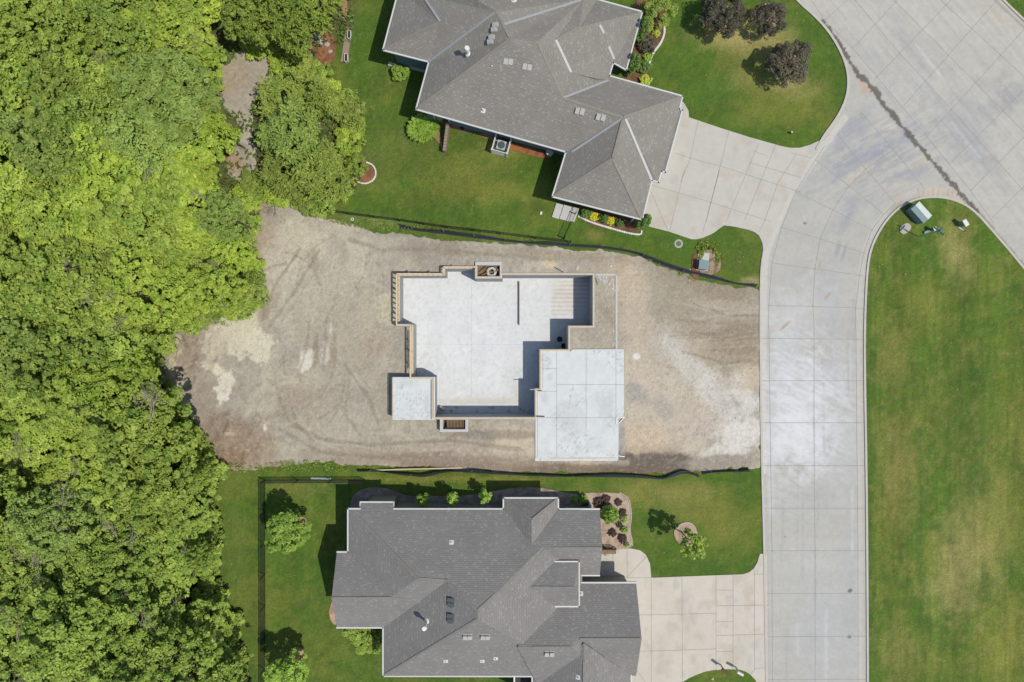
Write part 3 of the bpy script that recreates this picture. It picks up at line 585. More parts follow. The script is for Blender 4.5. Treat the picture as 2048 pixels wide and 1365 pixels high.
# ---- driveways and walks
def pavecol(seed, base=(200, 196, 188)):
    def f(px, py):
        n = fbm(px / 40, py / 40, seed); c = np.array(A(*base)) * np.ones((len(px), 3)); c = c * (.95 + .1 * n)[:, None]
        c = mixc(c, A(190, 178, 164), sst(.55, .75, fbm(px / 22, py / 22, seed + 3)) * .5)
        return mixc(c, A(178, 176, 174), sst(.6, .8, fbm(px / 15, py / 30, seed + 5)) * .4)
    return f
D1 = [(1290,395),(1310,330),(1330,200),(1354,196),(1368,206),(1377,222),(1378,235),(1440,256),(1500,275),(1560,292),(1580,296),(1600,296),(1620,290),(1640,281),(1650,273),(1634,302),(1618,324),(1580,387),(1560,430),(1543,472),(1532,503),(1529,504),(1526.5,504),(1525,487),(1518,471),(1508,464),(1497,460),(1470,454),(1448,451),(1437,459),(1428,466),(1418,471),(1406,476),(1394,479),(1383,479),(1339,464),(1298,453.5),(1270,445)]
tag(sheet('driveway', pxpoly(D1, .05), .15, lambda x, y: 0 * x + .05, pavecol(3, (198, 195, 188)), 'slab'), kind='structure')
lines('driveway_joint', [[(1350,0),(1240,450)], [(1605,0),(1480,470)], [(1100,110),(1500,225),(1985,380)], [(1100,150),(1230,450)]], .035, .055, 'jointl', CN)
lines('driveway_joint', [[(50,740),(0,980),(-60,1120)], [(240,800),(100,1364)], [(525,890),(335,1350)], [(420,880),(220,1364)], [(650,950),(540,1120),(455,1364),(425,1420)], [(-90,940),(0,970),(220,1030),(680,1180)], [(400,930),(480,960)], [(370,1000),(680,1090)], [(620,940),(750,970)]], .035, .055, 'jointl', CR)
D2 = [(1180,1097),(1235,1097),(1262,1097.5),(1280,1101),(1292,1110),(1300,1128),(1302.5,1156),(1380,1153),(1486,1149),(1498,1145),(1508,1137),(1515,1125),(1518,1114),(1520,1108),(1534,1108),(1535.5,1365),(1537,1600),(1200,1600),(1180,1300)]
HI = [(1330,1420),(1365,1365),(1378,1357),(1394,1350),(1410,1344),(1427,1341),(1455,1339),(1480,1340),(1492,1344),(1501,1350),(1512,1362),(1530,1420)]
tag(sheet('driveway', pxpoly(D2, .05), .15, lambda x, y: 0 * x + .05, pavecol(8, (206, 200, 190)), 'slab', holes=[pxpoly(HI, .05)]), kind='structure')
tag(sheet('verge_lawn', pxpoly(HI, .06), .15, lambda x, y: 0 * x + .06, lawncol, 'lawn'), kind='structure')
lines('driveway_joint', [[(480,655),(480,1420)], [(688,650),(690,1420)], [(917,645),(917,1280)], [(1032,640),(1032,1280)], [(1172,600),(1177,640),(1177,1280),(1150,1310)], [(380,912),(690,905),(917,900)], [(380,1157),(690,1148),(917,1140)], [(917,850),(1270,845)], [(917,1050),(1270,1040)],
      [(917,743),(1032,745)], [(917,957),(1032,957)], [(917,1160),(1032,1157)], [(1177,637),(1262,634)], [(1180,1272),(1262,1268)], [(318,655),(450,515)], [(318,470),(318,655)], [(222,463),(222,570)], [(318,660),(480,660)], [(380,1280),(440,1364)], [(245,620),(320,660)]], .035, .055, 'joint', CY)

# ---- planting beds
def bedcol(base, c2, seed):
    def f(px, py):
        c = np.array(A(*base)) * np.ones((len(px), 3)); return mixc(c, A(*c2), sst(.4, .7, fbm(px / 8, py / 8, seed)))
    return f
def bed(name, pts, c1, c2, seed=1, f=None, z=.05):
    pts = [f(*p) for p in pts] if f else pts; pts = chaikin(pts, 2, True)
    o = sheet(name, pxpoly(pts, None), .12, lambda x, y: T(x, y) + z + .03 * (vn(x * 3, y * 3, seed)), bedcol(c1, c2, seed), 'mulchbed'); tag(o, kind='structure'); return o
MU = ((140, 102, 78), (112, 84, 66)); GRV = ((150, 138, 128), (188, 172, 158)); TANG = ((198, 178, 160), (168, 146, 130))
bed('mulch_bed', [(1262,150),(1262,20),(1290,-30),(1328,10),(1331,45),(1326,72),(1318,92),(1306,110),(1298,150),(1296,176),(1240,165)], *MU)
bed('mulch_bed', [(1155,410),(1160,448),(1283,471),(1290,440)], *MU, seed=2)
bed('mulch_bed', [(985,284),(1022,286),(1098,306),(1100,322),(1022,300),(985,292)], (170,110,72), (140,92,66), seed=3)
bed('mulch_bed', [(866,250),(880,262),(888,306),(880,290),(868,276)], (170,140,112), (140,112,86), seed=4)
bed('mulch_bed', [(700,350),(712,328),(736,326),(752,340),(752,356),(740,368),(715,370)], (160,112,78), (130,92,70), seed=5)
bed('mulch_bed', [(610,80),(640,52),(668,66),(676,96),(664,128),(640,146),(600,140)], (162,116,84), (132,94,70), seed=6)
bed('gravel_bed', [(700,1010),(706,990),(730,975),(770,974),(810,992),(860,992),(930,992),(1000,980),(1040,974),(1090,976),(1130,986),(1165,990),(1165,1025),(700,1020)], *GRV, seed=7)
bed('gravel_bed', [(1150,986),(1200,985),(1245,986),(1258,1000),(1262,1030),(1258,1060),(1265,1085),(1262,1098),(1200,1100),(1190,1020)], *TANG, seed=8)
bed('gravel_bed', [(672,1190),(658,1215),(660,1240),(676,1256)], (206,176,150), (170,144,124), seed=9)
bed('mulch_bed', [(1345,1065),(1356,1048),(1375,1043),(1390,1052),(1394,1070),(1386,1084),(1372,1096),(1356,1088)], (196,172,148), (164,142,124), seed=10)
bed('mulch_bed', [(1382,520),(1394,500),(1400,560),(1384,560)], (150,104,76), (130,92,70), seed=11)
bed('mulch_bed', [(1415,498),(1440,505),(1442,540),(1425,552),(1396,548),(1396,510)], (176,160,140), (140,112,86), seed=12)
for k, (x, y, r) in enumerate([(603,1045,12),(594,1308,16),(452,1283,8)]):
    bed('mulch_bed', [(x + r * math.cos(a) * 1.0, y + r * math.sin(a)) for a in [i * math.pi / 4 for i in range(8)]], (206,168,130), (170,134,104), seed=20 + k)
for k, (x, y, r) in enumerate([(1437,32,26),(1537,30,22),(1568,128,30)]):
    bed('mulch_bed', [(x + r * math.cos(a), y + r * math.sin(a)) for a in [i * math.pi / 4 for i in range(8)]], (150,130,112), (120,100,86), seed=30 + k, z=.04)

# ================================================================ HOUSE FOUNDATION UNDER CONSTRUCTION
fb = W(1024, 700, 0); fb = (-2.0, -1.0, 0)
fnd = thing('house_foundation', 'open concrete basement with tan sill plates, stud walls and pale garage slab on bare dirt', 'foundation', fb)
LOWE = {0: -.95, 1: -.55, 2: -.55, 17: -.95, 18: -.95, 19: -.95, 15: FZ - .14, 16: FZ}     # edges whose concrete stops low (stud walls stand on it)
LOWE = {0: -.55, 1: -.5, 2: -.45, 17: -.95, 19: -.95}
OUT = offset(INT, .22); n = len(INT); m = MB()
for i in range(n):
    j = (i + 1) % n; zt = LOWE.get(i, FZ - .002 * (i % 3)); q = [INT[i], INT[j], OUT[j], OUT[i]]
    m.prism(q, FLOOR - .1, zt)
m.build('basement_wall', 'wallcon', fnd)
def floorcol(px, py):
    # px here are positions on screen; keep in crop units
    n = fbm(px / 30, py / 30, 3); c = np.array(A(222, 226, 229)) * np.ones((len(px), 3)); c = c * (.94 + .12 * n)[:, None]
    c = mixc(c, A(196, 200, 204), sst(.5, .75, fbm(px / 4, py / 4, 5)) * .45)
    U = lambda x, y: FC(x, y)
    for (x, y, rx, ry, col, k) in [(1150,260,26,34,(214,206,194),.5), (1120,560,30,16,(186,192,198),.6), (650,900,90,8,(206,200,190),.6), (870,860,3,24,(214,200,176),.7), (1200,430,40,6,(206,196,184),.5)]:
        cx, cy = U(x, y); c = mixc(c, A(*col), ell(px, py, cx, cy, rx, ry, 0, .5, 3, .8, 12) * k)
    for k in range(10):
        y = 185 + k * 25; a = U(1080, y); b = U(1300, y + 3)
        c = mixc(c, A(190, 168, 146), strokes(px, py, [a, b], 1.6, .9, .8, k, 6) * .55)
    for k in range(30):
        rr = random.Random(k); a = U(rr.uniform(260, 1000), rr.uniform(200, 900)); an = rr.uniform(0, 3.1); L_ = rr.uniform(10, 60)
        c = mixc(c, A(236, 238, 240) if k % 2 else A(204, 208, 212), strokes(px, py, [a, (a[0] + L_ * math.cos(an), a[1] + L_ * math.sin(an))], rr.uniform(2, 6), 1, 3, k, 7) * .5)
    for k in range(16):
        rr = random.Random(k + 90); a = U(rr.uniform(400, 960), rr.uniform(930, 985)); c = mixc(c, A(120, 118, 116), ell(px, py, a[0], a[1], rr.uniform(1, 4), rr.uniform(1, 3), 0, .6, k, .6, 4) * .7)
    return c
fs = sheet('basement_floor_tmp', offset(INT, .1), .12, lambda x, y: 0 * x + FLOOR, floorcol, 'slab', snap=True)
def adopt(o, parent, name):
    off = rootloc(parent); me = o.data; me.transform(Matrix.Translation(-off)); o.parent = parent; o.name = name; return o
adopt(fs, fnd, 'basement_floor')
def slabcol(seed, gray=(216, 221, 224)):
    def f(px, py):
        c = np.array(A(*gray)) * np.ones((len(px), 3)); c = c * (.93 + .14 * fbm(px / 14, py / 14, seed))[:, None]
        c = mixc(c, A(170, 176, 182), sst(.52, .72, fbm(px / 2.4, py / 2.4, seed + 4, 3)) * sst(.45, .65, fbm(px / 40, py / 40, seed + 9)) * .7)
        for (x, y, rx, ry) in ((1062,660,10,16),(1065,760,9,14),(1040,880,12,20),(1240,1180,10,16),(1180,1000,50,60),(1400,920,30,60),(340,900,12,40),(230,790,30,12)):
            a = FC(x, y); c = mixc(c, A(186, 190, 194), ell(px, py, a[0], a[1], rx * .6, ry * .6, 0, .7, seed + x, .9, 6) * .45)
        return c
    return f
m = MB(); m.prism(offset(GARAGE, -.004), -.6, FZ - .006); m.build('garage_footing', 'concrete', fnd)
adopt(sheet('t', GARAGE, .1, lambda x, y: 0 * x + FZ, slabcol(3), 'slab'), fnd, 'garage_slab')
m = MB(); m.prism(offset(PATIO, -.012), -1.7, FZ - .006); m.build('patio_wall', 'wallcon', fnd)
adopt(sheet('t', offset(PATIO, -.0), .1, lambda x, y: 0 * x + FZ, slabcol(7), 'slab'), fnd, 'patio_slab')
def seg(m, a, b, wd, z, hgt=.004, f=FC):
    p = W(*f(*a), z); q = W(*f(*b), z); m.beam(p + Vector((0, 0, hgt / 2)), q + Vector((0, 0, hgt / 2)), wd, hgt)
for a, b in [((1108,598),(1108,1235)), ((1283,598),(1283,1080)), ((1024,705),(1108,705)), ((994,840),(1108,840)), ((1108,800),(1508,800)), ((994,997),(1475,997)), ((1460,598),(1460,1030)), ((1025,612),(1025,820)), ((994,845),(994,1236)), ((366,772),(366,1004))]: m = MB(); seg(m, a, b, .03, FZ + .001); m.build('slab_joint', 'jointl', fnd)
m = MB()
for a, b in [((590,180),(590,925)), ((180,560),(1000,566)), ((392,760),(392,925))]:
    p = W(*FC(*a), FZ); q = W(*FC(*b), FZ); p.z = q.z = FLOOR + .004; m.beam(p, q, .025, .006)
m.build('floor_joint', 'concrete', fnd)
# porch stem walls
m = MB(); P3 = lambda x, y, z=FZ: W(*FC(x, y), z)
for a, b in (((1338,147),(1468,147)), ((1463,143),(1463,592))):
    p = P3(*a, -.35); q = P3(*b, -.35); p = Vector((*P3(*a).xy, -.35)); q = Vector((*P3(*b).xy, -.35)); m.beam(p, q, .17, .9)
m.build('porch_wall', 'concrete', fnd)
# sill plates
PL0 = offset(INT, .04); PL1 = offset(INT, .15)
for i in range(n):
    if i in LOWE: continue
    j = (i + 1) % n; m = MB(); m.prism([PL0[i], PL0[j], PL1[j], PL1[i]], FZ - .004, FZ + .042 + .001 * (i % 3)); m.build('sill_plate', 'lumber', fnd)
# garage + patio edge boards
for a, b in [((1070,1238),(1462,1236)), ((984,842),(984,1240)), ((133,757),(133,1012)), ((370,772),(370,1004)), ((1512,600),(1512,990))]:
    m = MB(); seg(m, a, b, .045, FZ - .02, .06); m.build('form_board', 'lumber', fnd)
for a, b in [((1462,996),(1510,996)), ((1462,996),(1462,1030)), ((1478,1028),(1506,998)), ((1470,1222),(1512,1228)), ((1200,592),(1506,592)), ((950,829),(1008,829))]: m = MB(); seg(m, a, b, .06, FZ, .05); m.build('form_stake', 'steel', fnd)
# stud walls: one wall, its plates and its studs
for (i, zlow, step) in ((19, -.95, .42), (0, -.55, .42), (1, -.5, .42), (2, -.45, .42), (17, -.95, 1.5)):
    a = Vector((*offset(INT, .10)[i], 0)); b = Vector((*offset(INT, .10)[(i + 1) % n], 0)); top = FZ + .06
    w_ = MB(); d = (b - a).normalized(); L_ = (b - a).length
    w_.beam(a + Vector((0, 0, top)), b + Vector((0, 0, top)), .12, .08); w_.beam(a + Vector((0, 0, zlow + .02)), b + Vector((0, 0, zlow + .02)), .14, .04)
    sw = w_.build('stud_wall', 'lumber', fnd)
    k = int(L_ / step)
    for t in range(k + 1):
        s_ = MB(); p = a + d * min(L_ - .03, max(.03, t * L_ / k)); w2 = .1 if step < 1 else .2
        s_.beam(p + Vector((0, 0, zlow + .04)), p + Vector((0, 0, top - .04)), .045 if step < 1 else .09, .12); s_.build('stud', 'lumber', sw)
    if step > 1:
        for zz in (-.25, -.62): s_ = MB(); s_.beam(a + Vector((0, 0, zz)) + d * .6, b + Vector((0, 0, zz)) - d * .6, .09, .04); s_.build('header', 'lumber', sw)
    nrm = Vector((-d.y, d.x, 0))
    if (a + nrm).length < 0: nrm = -nrm
    for t in (.25, .7):
        p = a + d * L_ * t; c_ = Vector((-3, 1, 0)) - p; nn = nrm if nrm.dot(c_) < 0 else -nrm
        br = MB(); br.beam(p + Vector((0, 0, top - .05)), p + nn * .28 + Vector((0, 0, zlow + .05)), .04, .09); br.build('brace', 'lumber', sw)
# egress wells
def well(pts, inner, z0, z1, name):
    w_ = MB(); k = len(pts)
    for i in range(k):
        j = (i + 1) % k; w_.prism([pts[i], pts[j], inner[j], inner[i]], z0, z1 - .001 * i)
    return w_.build(name, 'concrete', fnd)
nwo = pxpoly([(625,72),(780,72),(780,163),(625,163)], FZ, FC); nwi = pxpoly([(634,92),(771,92),(771,161),(634,161)], FZ, FC)
well(nwo, nwi, -1.9, FZ + .03, 'window_well')
swo = pxpoly([(415,1006),(583,1006),(583,1081),(415,1081)], FZ, FC); swi = pxpoly([(432,1009),(566,1009),(566,1066),(432,1066)], FZ, FC)
well(swo, swi, -1.9, FZ + .01, 'window_well')
def dirtf(px, py): return mixc(np.array(A(150, 122, 92)) * np.ones((len(px), 3)), A(120, 98, 76), vn(px / 2, py / 2, 3))
for pl, z in ((offset(nwi, .03), -.75), (offset(swi, .03), -1.5)):
    o = sheet('well_dirt', pl, .08, lambda x, y: z + .08 * vn(x * 4, y * 4, 3), dirtf, 'dirt'); tag(o, kind='structure')
# ---- loose things in and around the foundation
def item(name, mb, mats, label, cat, group=None, smooth=False):
    o = mb.build(name, mats, None, smooth); return tag(o, label, cat, group)
def ring(c, r, z, t, k=24, jit=0, seed=0):
    rr = random.Random(seed); return [Vector((c.x + (r + rr.uniform(-jit, jit)) * math.cos(2 * math.pi * i / k * t), c.y + (r + rr.uniform(-jit, jit)) * math.sin(2 * math.pi * i / k * t), z + rr.uniform(0, jit))) for i in range(k + 1)]
c = W(*FC(722, 132), -.4); m = MB()
for k, r in enumerate((.30, .33, .37, .28)): m.path(ring(c, r, -.5 + .07 * k, 1, 22, .02, k), .045, 8)
item('pipe_coil', m, 'whitepipe', 'coil of white drain pipe lying in the north window well', 'pipe', smooth=True)
m = MB()
for k, (a, b) in enumerate([((650,130),(700,96)), ((680,118),(766,92)), ((660,150),(720,128)), ((700,140),(765,120)), ((740,98),(770,130))]):
    p = W(*FC(*a), -.2); q = W(*FC(*b), -.25); p.z = -.55 + .06 * k; q.z = -.35 + .05 * k; m.beam(p, q, .09, .04)
item('scrap_lumber', m, 'rustwood', 'jumble of weathered boards beside the pipe coil in the north window well', 'lumber')
m = MB()
for k in range(13):
    x = 456 + k * 8.6; p = W(*FC(x + 2, 1011), FZ); q = W(*FC(x, 1062), FZ); p.z = -.16 + .03 * (k % 2); q.z = -.34 + .03 * (k % 2); m.beam(p, q, .062, .05)
item('wooden_hatch', m, 'rustwood', 'ribbed brown wooden cover leaning in the south window well', 'hatch')
m = MB(); p = W(*FC(888,172), FZ); q = W(*FC(888,442), FZ); p.z = q.z = FLOOR + .16; m.beam(p, q, .05, .28)
item('steel_beam', m, 'oldlumber', 'long thin beam standing on edge on the basement floor', 'beam')
for (x, y, lb) in ((1125, 531, 'dark round sump pit in the shaded basement floor, farther from the wall'), (1150, 571, 'dark round sump pit in the shaded basement floor, close to the wall corner')):
    c = W(*FC(x, y), FLOOR); m = MB(); m.tube((c.x, c.y, FLOOR + .002), (c.x, c.y, FLOOR + .05), .24, n=20)
    for k in range(4): m.beam((c.x - .2, c.y - .15 + k * .1, FLOOR + .06), (c.x + .2, c.y - .15 + k * .1, FLOOR + .06), .02, .02)
    item('sump_pit', m, 'black', lb, 'sump pit', 'sump pits in the basement floor')
m = MB(); c = W(*FC(408, 958), FZ); c.z = FLOOR
m.tube(c + Vector((-.12, .1, 0)), c + Vector((-.12, .1, .4)), .09, n=12); m.path([c + Vector((-.12, .1, .4)), c + Vector((.05, -.02, .42)), c + Vector((.12, -.14, .2))], .08, 10); m.blob(c + Vector((.1, -.1, .05)), (.22, .15, .1), 3)
item('drain_pipe', m, 'whitepipe', 'white plastic drain elbow in the southwest corner of the basement floor', 'pipe', smooth=True)
m = MB(); p = W(*FC(985, 988), FZ + .08); q = W(*FC(1036, 990), FZ + .08); m.tube(p, q, .04, n=8)
item('steel_pipe', m, 'black', 'short dark pipe lying across the wall at the garage slab edge', 'pipe')
m = MB(); rr = random.Random(4)
for k in range(90):
    if k < 24: x, y = 1385 + rr.uniform(-22, 60), 158 + rr.uniform(-2, 40)
    else: x, y = 1447 + rr.uniform(-7, 9), 178 + (k - 24) * 6.1 + rr.uniform(-6, 6)
    c = W(*FC(x, y), -.05); m.blob(c, (rr.uniform(.04, .12), rr.uniform(.08, .3), rr.uniform(.05, .12)), k, .4)
item('concrete_rubble', m, 'plastic', 'pale lumps of broken concrete along the inside of the porch wall', 'rubble')
m = MB()
for a, b in [((905,962),(1000,958)), ((1092,603),(1112,642)), ((1000,640),(1003,652))]: pass
p = Gd(740, 941, .05); q = Gd(924, 936, .05); m.beam(p, q, .1, .05)
item('timber_plank', m, 'lumber', 'long tan plank lying on the dirt beside the south silt fence', 'plank')
for (a, b, lb) in (((1340,165),(1352,210),'brown board leaning inside the north end of the porch wall'), ((1094,103),(1148,134),'dark stick lying on the dirt north of the foundation')):
    m = MB(); p = W(*FC(*a), .06); q = W(*FC(*b), .04); m.beam(p, q, .06, .04); item('loose_board', m, 'rustwood' if a[0] > 1200 else 'black', lb, 'board')
m = MB(); c = W(*FC(1430, 97), .06); m.blob(c, (.1, .07, .06), 3); item('white_bucket', m, 'white', 'small white lump lying on dirt north of the porch wall', 'debris')
m = MB(); c = W(*FC(1233, 108), .05); m.prism([(c.x - .16, c.y - .12), (c.x + .02, c.y - .17), (c.x + .16, c.y + .1), (c.x - .02, c.y + .16)], .02, .07); item('wood_scrap', m, 'lumber', 'flat pale wood scrap on the dirt north of the foundation', 'scrap')
m = MB(); c = Gd(308, 710, .1); rr = random.Random(2)
for k in range(5): m.box(c + Vector((rr.uniform(-.2, .2), rr.uniform(-.2, .2), .05 * k)), (.35, .22, .03), rr.uniform(0, 3))
item('plastic_sheet', m, 'plastic', 'crumpled white plastic scrap at the edge of the wood', 'debris')
m = MB(); rr = random.Random(8)
for k in range(7):
    a = Gd(945 + rr.uniform(-12, 12), 852 + rr.uniform(-8, 6), .07); m.path([a, a + Vector((rr.uniform(-.3, .3), rr.uniform(-.2, .2), .02)), a + Vector((rr.uniform(-.4, .4), rr.uniform(-.3, .3), 0))], .008, 5)
mat('yellow', A(200, 180, 60), n1=(3, .1), n2=(30, .1)); item('cord', m, 'yellow', 'tangle of thin yellow cord on dirt beside the south window well', 'cord')

# ================================================================ HOUSES
def uvface(me_uv, poly_w, nrm):      # u along the eave, v up the slope
    h = Vector((-nrm.y, nrm.x, 0)); 
    if h.length < 1e-3: h = Vector((1, 0, 0))
    h.normalize(); v = nrm.cross(h); return [(p.dot(h), p.dot(v)) for p in poly_w]
def roofmesh(faces, name, matname, parent, thick=None):
    """faces: list of lists of world Vectors; every face gets slope-following UVs"""
    vs = []; fs = []; uvs = []
    for F in faces:
        nr = Vector((0, 0, 0))
        for i in range(len(F)): nr += F[i].cross(F[(i + 1) % len(F)])
        if nr.z < 0: F = F[::-1]; nr = -nr
        nr.normalize(); b = len(vs); vs += F; fs.append(list(range(b, b + len(F)))); uvs += uvface(None, F, nr)
    off = rootloc(parent); me = bpy.data.meshes.new(name); me.from_pydata([tuple(v - off) for v in vs], [], fs); me.materials.append(MATS[matname])
    ul = me.uv_layers.new(name='UVMap'); ul.data.foreach_set('uv', [c for uv in uvs for c in uv]); me.update()
    o = link(bpy.data.objects.new(name, me)); o.parent = parent; return o, vs, fs
def bvh_of(vs, fs): return BVHTree.FromPolygons([tuple(v) for v in vs], fs)
def onroof(bv, px, py):
    d = (W(px, py, 0) - Vector((0, 0, H))).normalized(); h = bv.ray_cast(Vector((0, 0, H)), d)
    return (h[0], h[1] if h[1].z > 0 else -h[1]) if h[0] else (W(px, py, 5), Vector((0, 0, 1)))
def slopeframe(nr, yaw=None):
    z = nr.normalized(); x = Vector((-z.y, z.x, 0))
    if x.length < .05: x = Vector((1, 0, 0))
    x.normalize(); y = z.cross(x); return Matrix((x, y, z)).transposed()
def vent(bv, c, parent, f, matn='ventgrey', dx=0):
    p, nr = onroof(bv, *f(*c)); M = slopeframe(nr); m = MB()
    m.box(p + nr * .012, (.34, .52, .02), rot=M, mi=0)
    m.box(p + nr * .09, (.28, .36, .14), rot=M, mi=0)
    m.box(p + nr * .165 + M @ Vector((0, .0, 0)), (.325, .42, .03), rot=M, mi=0)
    m.box(p + nr * .08 - M @ Vector((0, .2, 0)), (.26, .03, .11), rot=M, mi=1)
    return m.build('roof_vent', [matn, 'black'], parent)
def pipe(bv, c, parent, f, h_=.35, r=.05, name='vent_pipe', cap=False):
    p, nr = onroof(bv, *f(*c)); M = slopeframe(nr); m = MB(); m.box(p + nr * .012, (.34, .34, .02), rot=M); m.tube(p + nr * .01, p + nr * .08, r * 2, r * 1.2, 12)
    m.tube(p - Vector((0, 0, .05)), p + Vector((0, 0, h_)), r, n=12)
    if cap:
        m.tube(p + Vector((0, 0, h_)), p + Vector((0, 0, h_ + .05)), r * 1.6, n=16); m.tube(p + Vector((0, 0, h_ + .05)), p + Vector((0, 0, h_ + .1)), r * 1.1, n=16)
        m.tube(p + Vector((0, 0, h_ + .1)), p + Vector((0, 0, h_ + .28)), r * 1.9, r * 1.5, n=16)
    return m.build(name, 'whitepipe' if cap else 'white', parent)
def strips(bv, segs, f, parent, name, matn, wd, lift=.02):
    for a, b in segs:
        m = MB(); k = 6; pts = []
        for i in range(k + 1):
            t = i / k; q, nr = onroof(bv, *f(a[0] + (b[0] - a[0]) * t, a[1] + (b[1] - a[1]) * t)); pts.append(q + Vector((0, 0, lift)))
        m.beam(pts[0], pts[-1], wd, .03) if k == 0 else [m.beam(p, q, wd, .025) for p, q in zip(pts[:-1], pts[1:])]
        m.build(name, matn, parent)
# ---- north house: roof planes by their corners
V = dict(a=(80,313,3), b=(365,386,3), c=(285,680,3), d=(1215,945,3), e=(1130,1222,3), f=(1690,1365,3), g=(1750,1120,3), h=(1790,1132,3), i=(1810,1065,3), j=(1832,1070,3), k=(1938,685,3), l=(1920,678,3), m=(1940,598,3), n=(1485,472,3), o=(1510,392,3), p=(1590,437,3), q=(1690,75,3), r=(1410,-2,3),
         P1=(870,240,6.2), P1b=(785,76,6.3), S1=(1040,262,6.1), V4a=(1200,610,4.75), G1=(1572,732,4.75), A1=(1505,985,4.85), Q=(432,137,4.8), V7t=(330,-30,4.3), R1=(610,-35,6.1), TL=(178,-60,3), V2a=(835,150,6.0), V2b=(1325,-8,4.1), X1=(1155,248,5.4), X3=(1300,168,5.0), X5=(1412,492,3.75), X2=(1250,452,4.3), N1=(1482,500,3.15),
         t1=(215,-420,3), t2=(700,-560,6), t3=(1400,-420,4), t4=(1380,-30,3.3), t5=(620,-420,6.2))
def v1(k): x, y, z = V[k]; return W(*C1(x, y), z)
RF = ['c b P1b P1', 'c P1 S1 V4a', 'c V4a d', 'V4a G1 d', 'S1 X1 X2 N1 V4a', 'V4a N1 n m G1', 'G1 m l k j i h g', 'd G1 A1 e', 'e A1 f', 'f A1 G1 g', 'V2b V2a P1 S1', 'V2b S1 X1 X3', 'V2b X3 r', 'X3 r q p o', 'X1 X3 X5 X2', 'X3 o n X5', 'X2 X5 n N1', 'P1b V2a P1', 'a Q P1b b', 'a TL V7t Q', 'Q V7t R1 P1b', 'P1b R1 V2b V2a',
      'R1 t5 t3 V2b', 'V7t t1 t5 R1', 'TL t1 V7t', 'V2b t3 r']
h1 = thing('house', 'long angled house with light grey roof and pale valley strips, north of the dirt lot', 'house', tuple(Vector((*v1('S1').xy, -.3))))
faces = [[v1(k) for k in s.split()] for s in RF]
tri = []
for F in faces: tri += [[F[0], F[i], F[i + 1]] for i in range(1, len(F) - 1)] if len(F) > 3 and False else [F]
roof1, rv, rf = roofmesh(faces, 'roof', 'shingle_light', h1)
bv1 = bvh_of(rv, rf)
outl = [v1(k) for k in 'a b c d e f g h i j k l m n o p q r t3 t5 t1 TL'.split()]
op = [(p.x, p.y) for p in outl]
m = MB(); m.prism(op, 2.78, 2.985); m.build('soffit', 'gutter', h1)
wl = offset(op, -.5); m = MB(); m.prism(wl, -1.6, 2.8); wall1 = m.build('wall', 'siding', h1)
m = MB()
for s_ in ['a b', 'c b', 'c d', 'd e', 'e f', 'f g', 'g h', 'h i', 'i j', 'j k', 'k l', 'l m', 'm n', 'n o', 'o p', 'p q', 'q r', 'a TL']:
    a, b = [v1(k) for k in s_.split()]; d = (b - a).normalized(); m.beam(a - d * .06 + Vector((0, 0, -.03)), b + d * .06 + Vector((0, 0, -.03)), .11, .14)
m.build('gutter', 'gutter', h1)
strips(bv1, [((365,385),(775,80)), ((835,152),(1308,2)), ((1155,250),(1248,450)), ((1200,608),(1478,500)), ((1250,945),(1560,740)), ((1586,740),(1748,1118)), ((345,0),(435,135)), ((1425,156),(1452,208)), ((1482,290),(1515,368))], C1, roof1, 'valley_strip', 'flash', .17)
mat('ridgecap', A(146, 141, 134), n1=(3, .15), n2=(30, .2)); mat('ridgecap_dark', A(138, 135, 131), n1=(3, .15), n2=(30, .2))
strips(bv1, [((290,676),(868,242)), ((1575,728),(1932,604)), ((1500,987),(1140,1214)), ((1508,990),(1684,1355)), ((1568,745),(1507,980)), ((1042,266),(1198,600)), ((1205,614),(1560,726)), ((84,308),(425,140)), ((792,84),(866,232)), ((1160,250),(1296,172))], C1, roof1, 'ridge_cap', 'ridgecap', .2, .012)
for c_ in [(780,158),(772,187),(757,235),(748,262),(845,381),(875,384),(962,413),(992,418),(1287,690),(1317,695),(1417,727),(1447,733)]: vent(bv1, c_, roof1, C1)
for c_ in [(757,421),(703,688),(893,6)]: pipe(bv1, c_, roof1, C1)
pipe(bv1, (607,335), roof1, C1, .8, .11, 'flue', True)
m = MB(); p, nr = onroof(bv1, *C1(1378, 492)); q, _ = onroof(bv1, *C1(1412, 470)); m.beam(p + Vector((0, 0, .2)), q + Vector((0, 0, .25)), .25, .5); 
# windows and doors on the walls that face the yard
def opening(parent, a, b, t, w_, z0, z1, name='window', inset=.5, out=1, matn='glass'):
    """a-b are eave corners (world); the wall runs inset metres inside"""
    d = (b - a); d.z = 0; L_ = d.length; d.normalize(); nn = Vector((-d.y, d.x, 0)); c_ = Vector((parent_c.x, parent_c.y, 0)) - a; c_.z = 0
    if nn.dot(c_) > 0: nn = -nn
    p = a + d * (t * L_) - nn * (inset - .02); p.z = (z0 + z1) / 2
    M = Matrix((d, nn, Vector((0, 0, 1)))).transposed(); m = MB(); m.box(p, (w_ + .14, .08, z1 - z0 + .14), rot=M); o = m.build(name, 'white', parent)
    m = MB(); m.box(p + nn * .03, (w_, .05, z1 - z0), rot=M, mi=0); m.build('pane' if matn == 'glass' else 'panel', matn, o)
    if matn != 'glass':
        m = MB(); [m.box(p + nn * .06 + Vector((0, 0, zz)), (w_ - .1, .012, .03), rot=M) for zz in (-.7, -.1, .5)]; m.build('trim', 'gutter', o)
parent_c = v1('S1')
for t, w_, z0, z1 in ((.14, 1.2, .2, 1.5), (.45, 1.0, 1.2, 2.3), (.62, .8, 1.2, 2.3), (.8, 1.0, 1.2, 2.3)): opening(h1, v1('c'), v1('d'), t, w_, z0 - .1, z1 - .1, inset=.5)
opening(h1, v1('b'), v1('c'), .5, 1.6, .1, 2.2); 
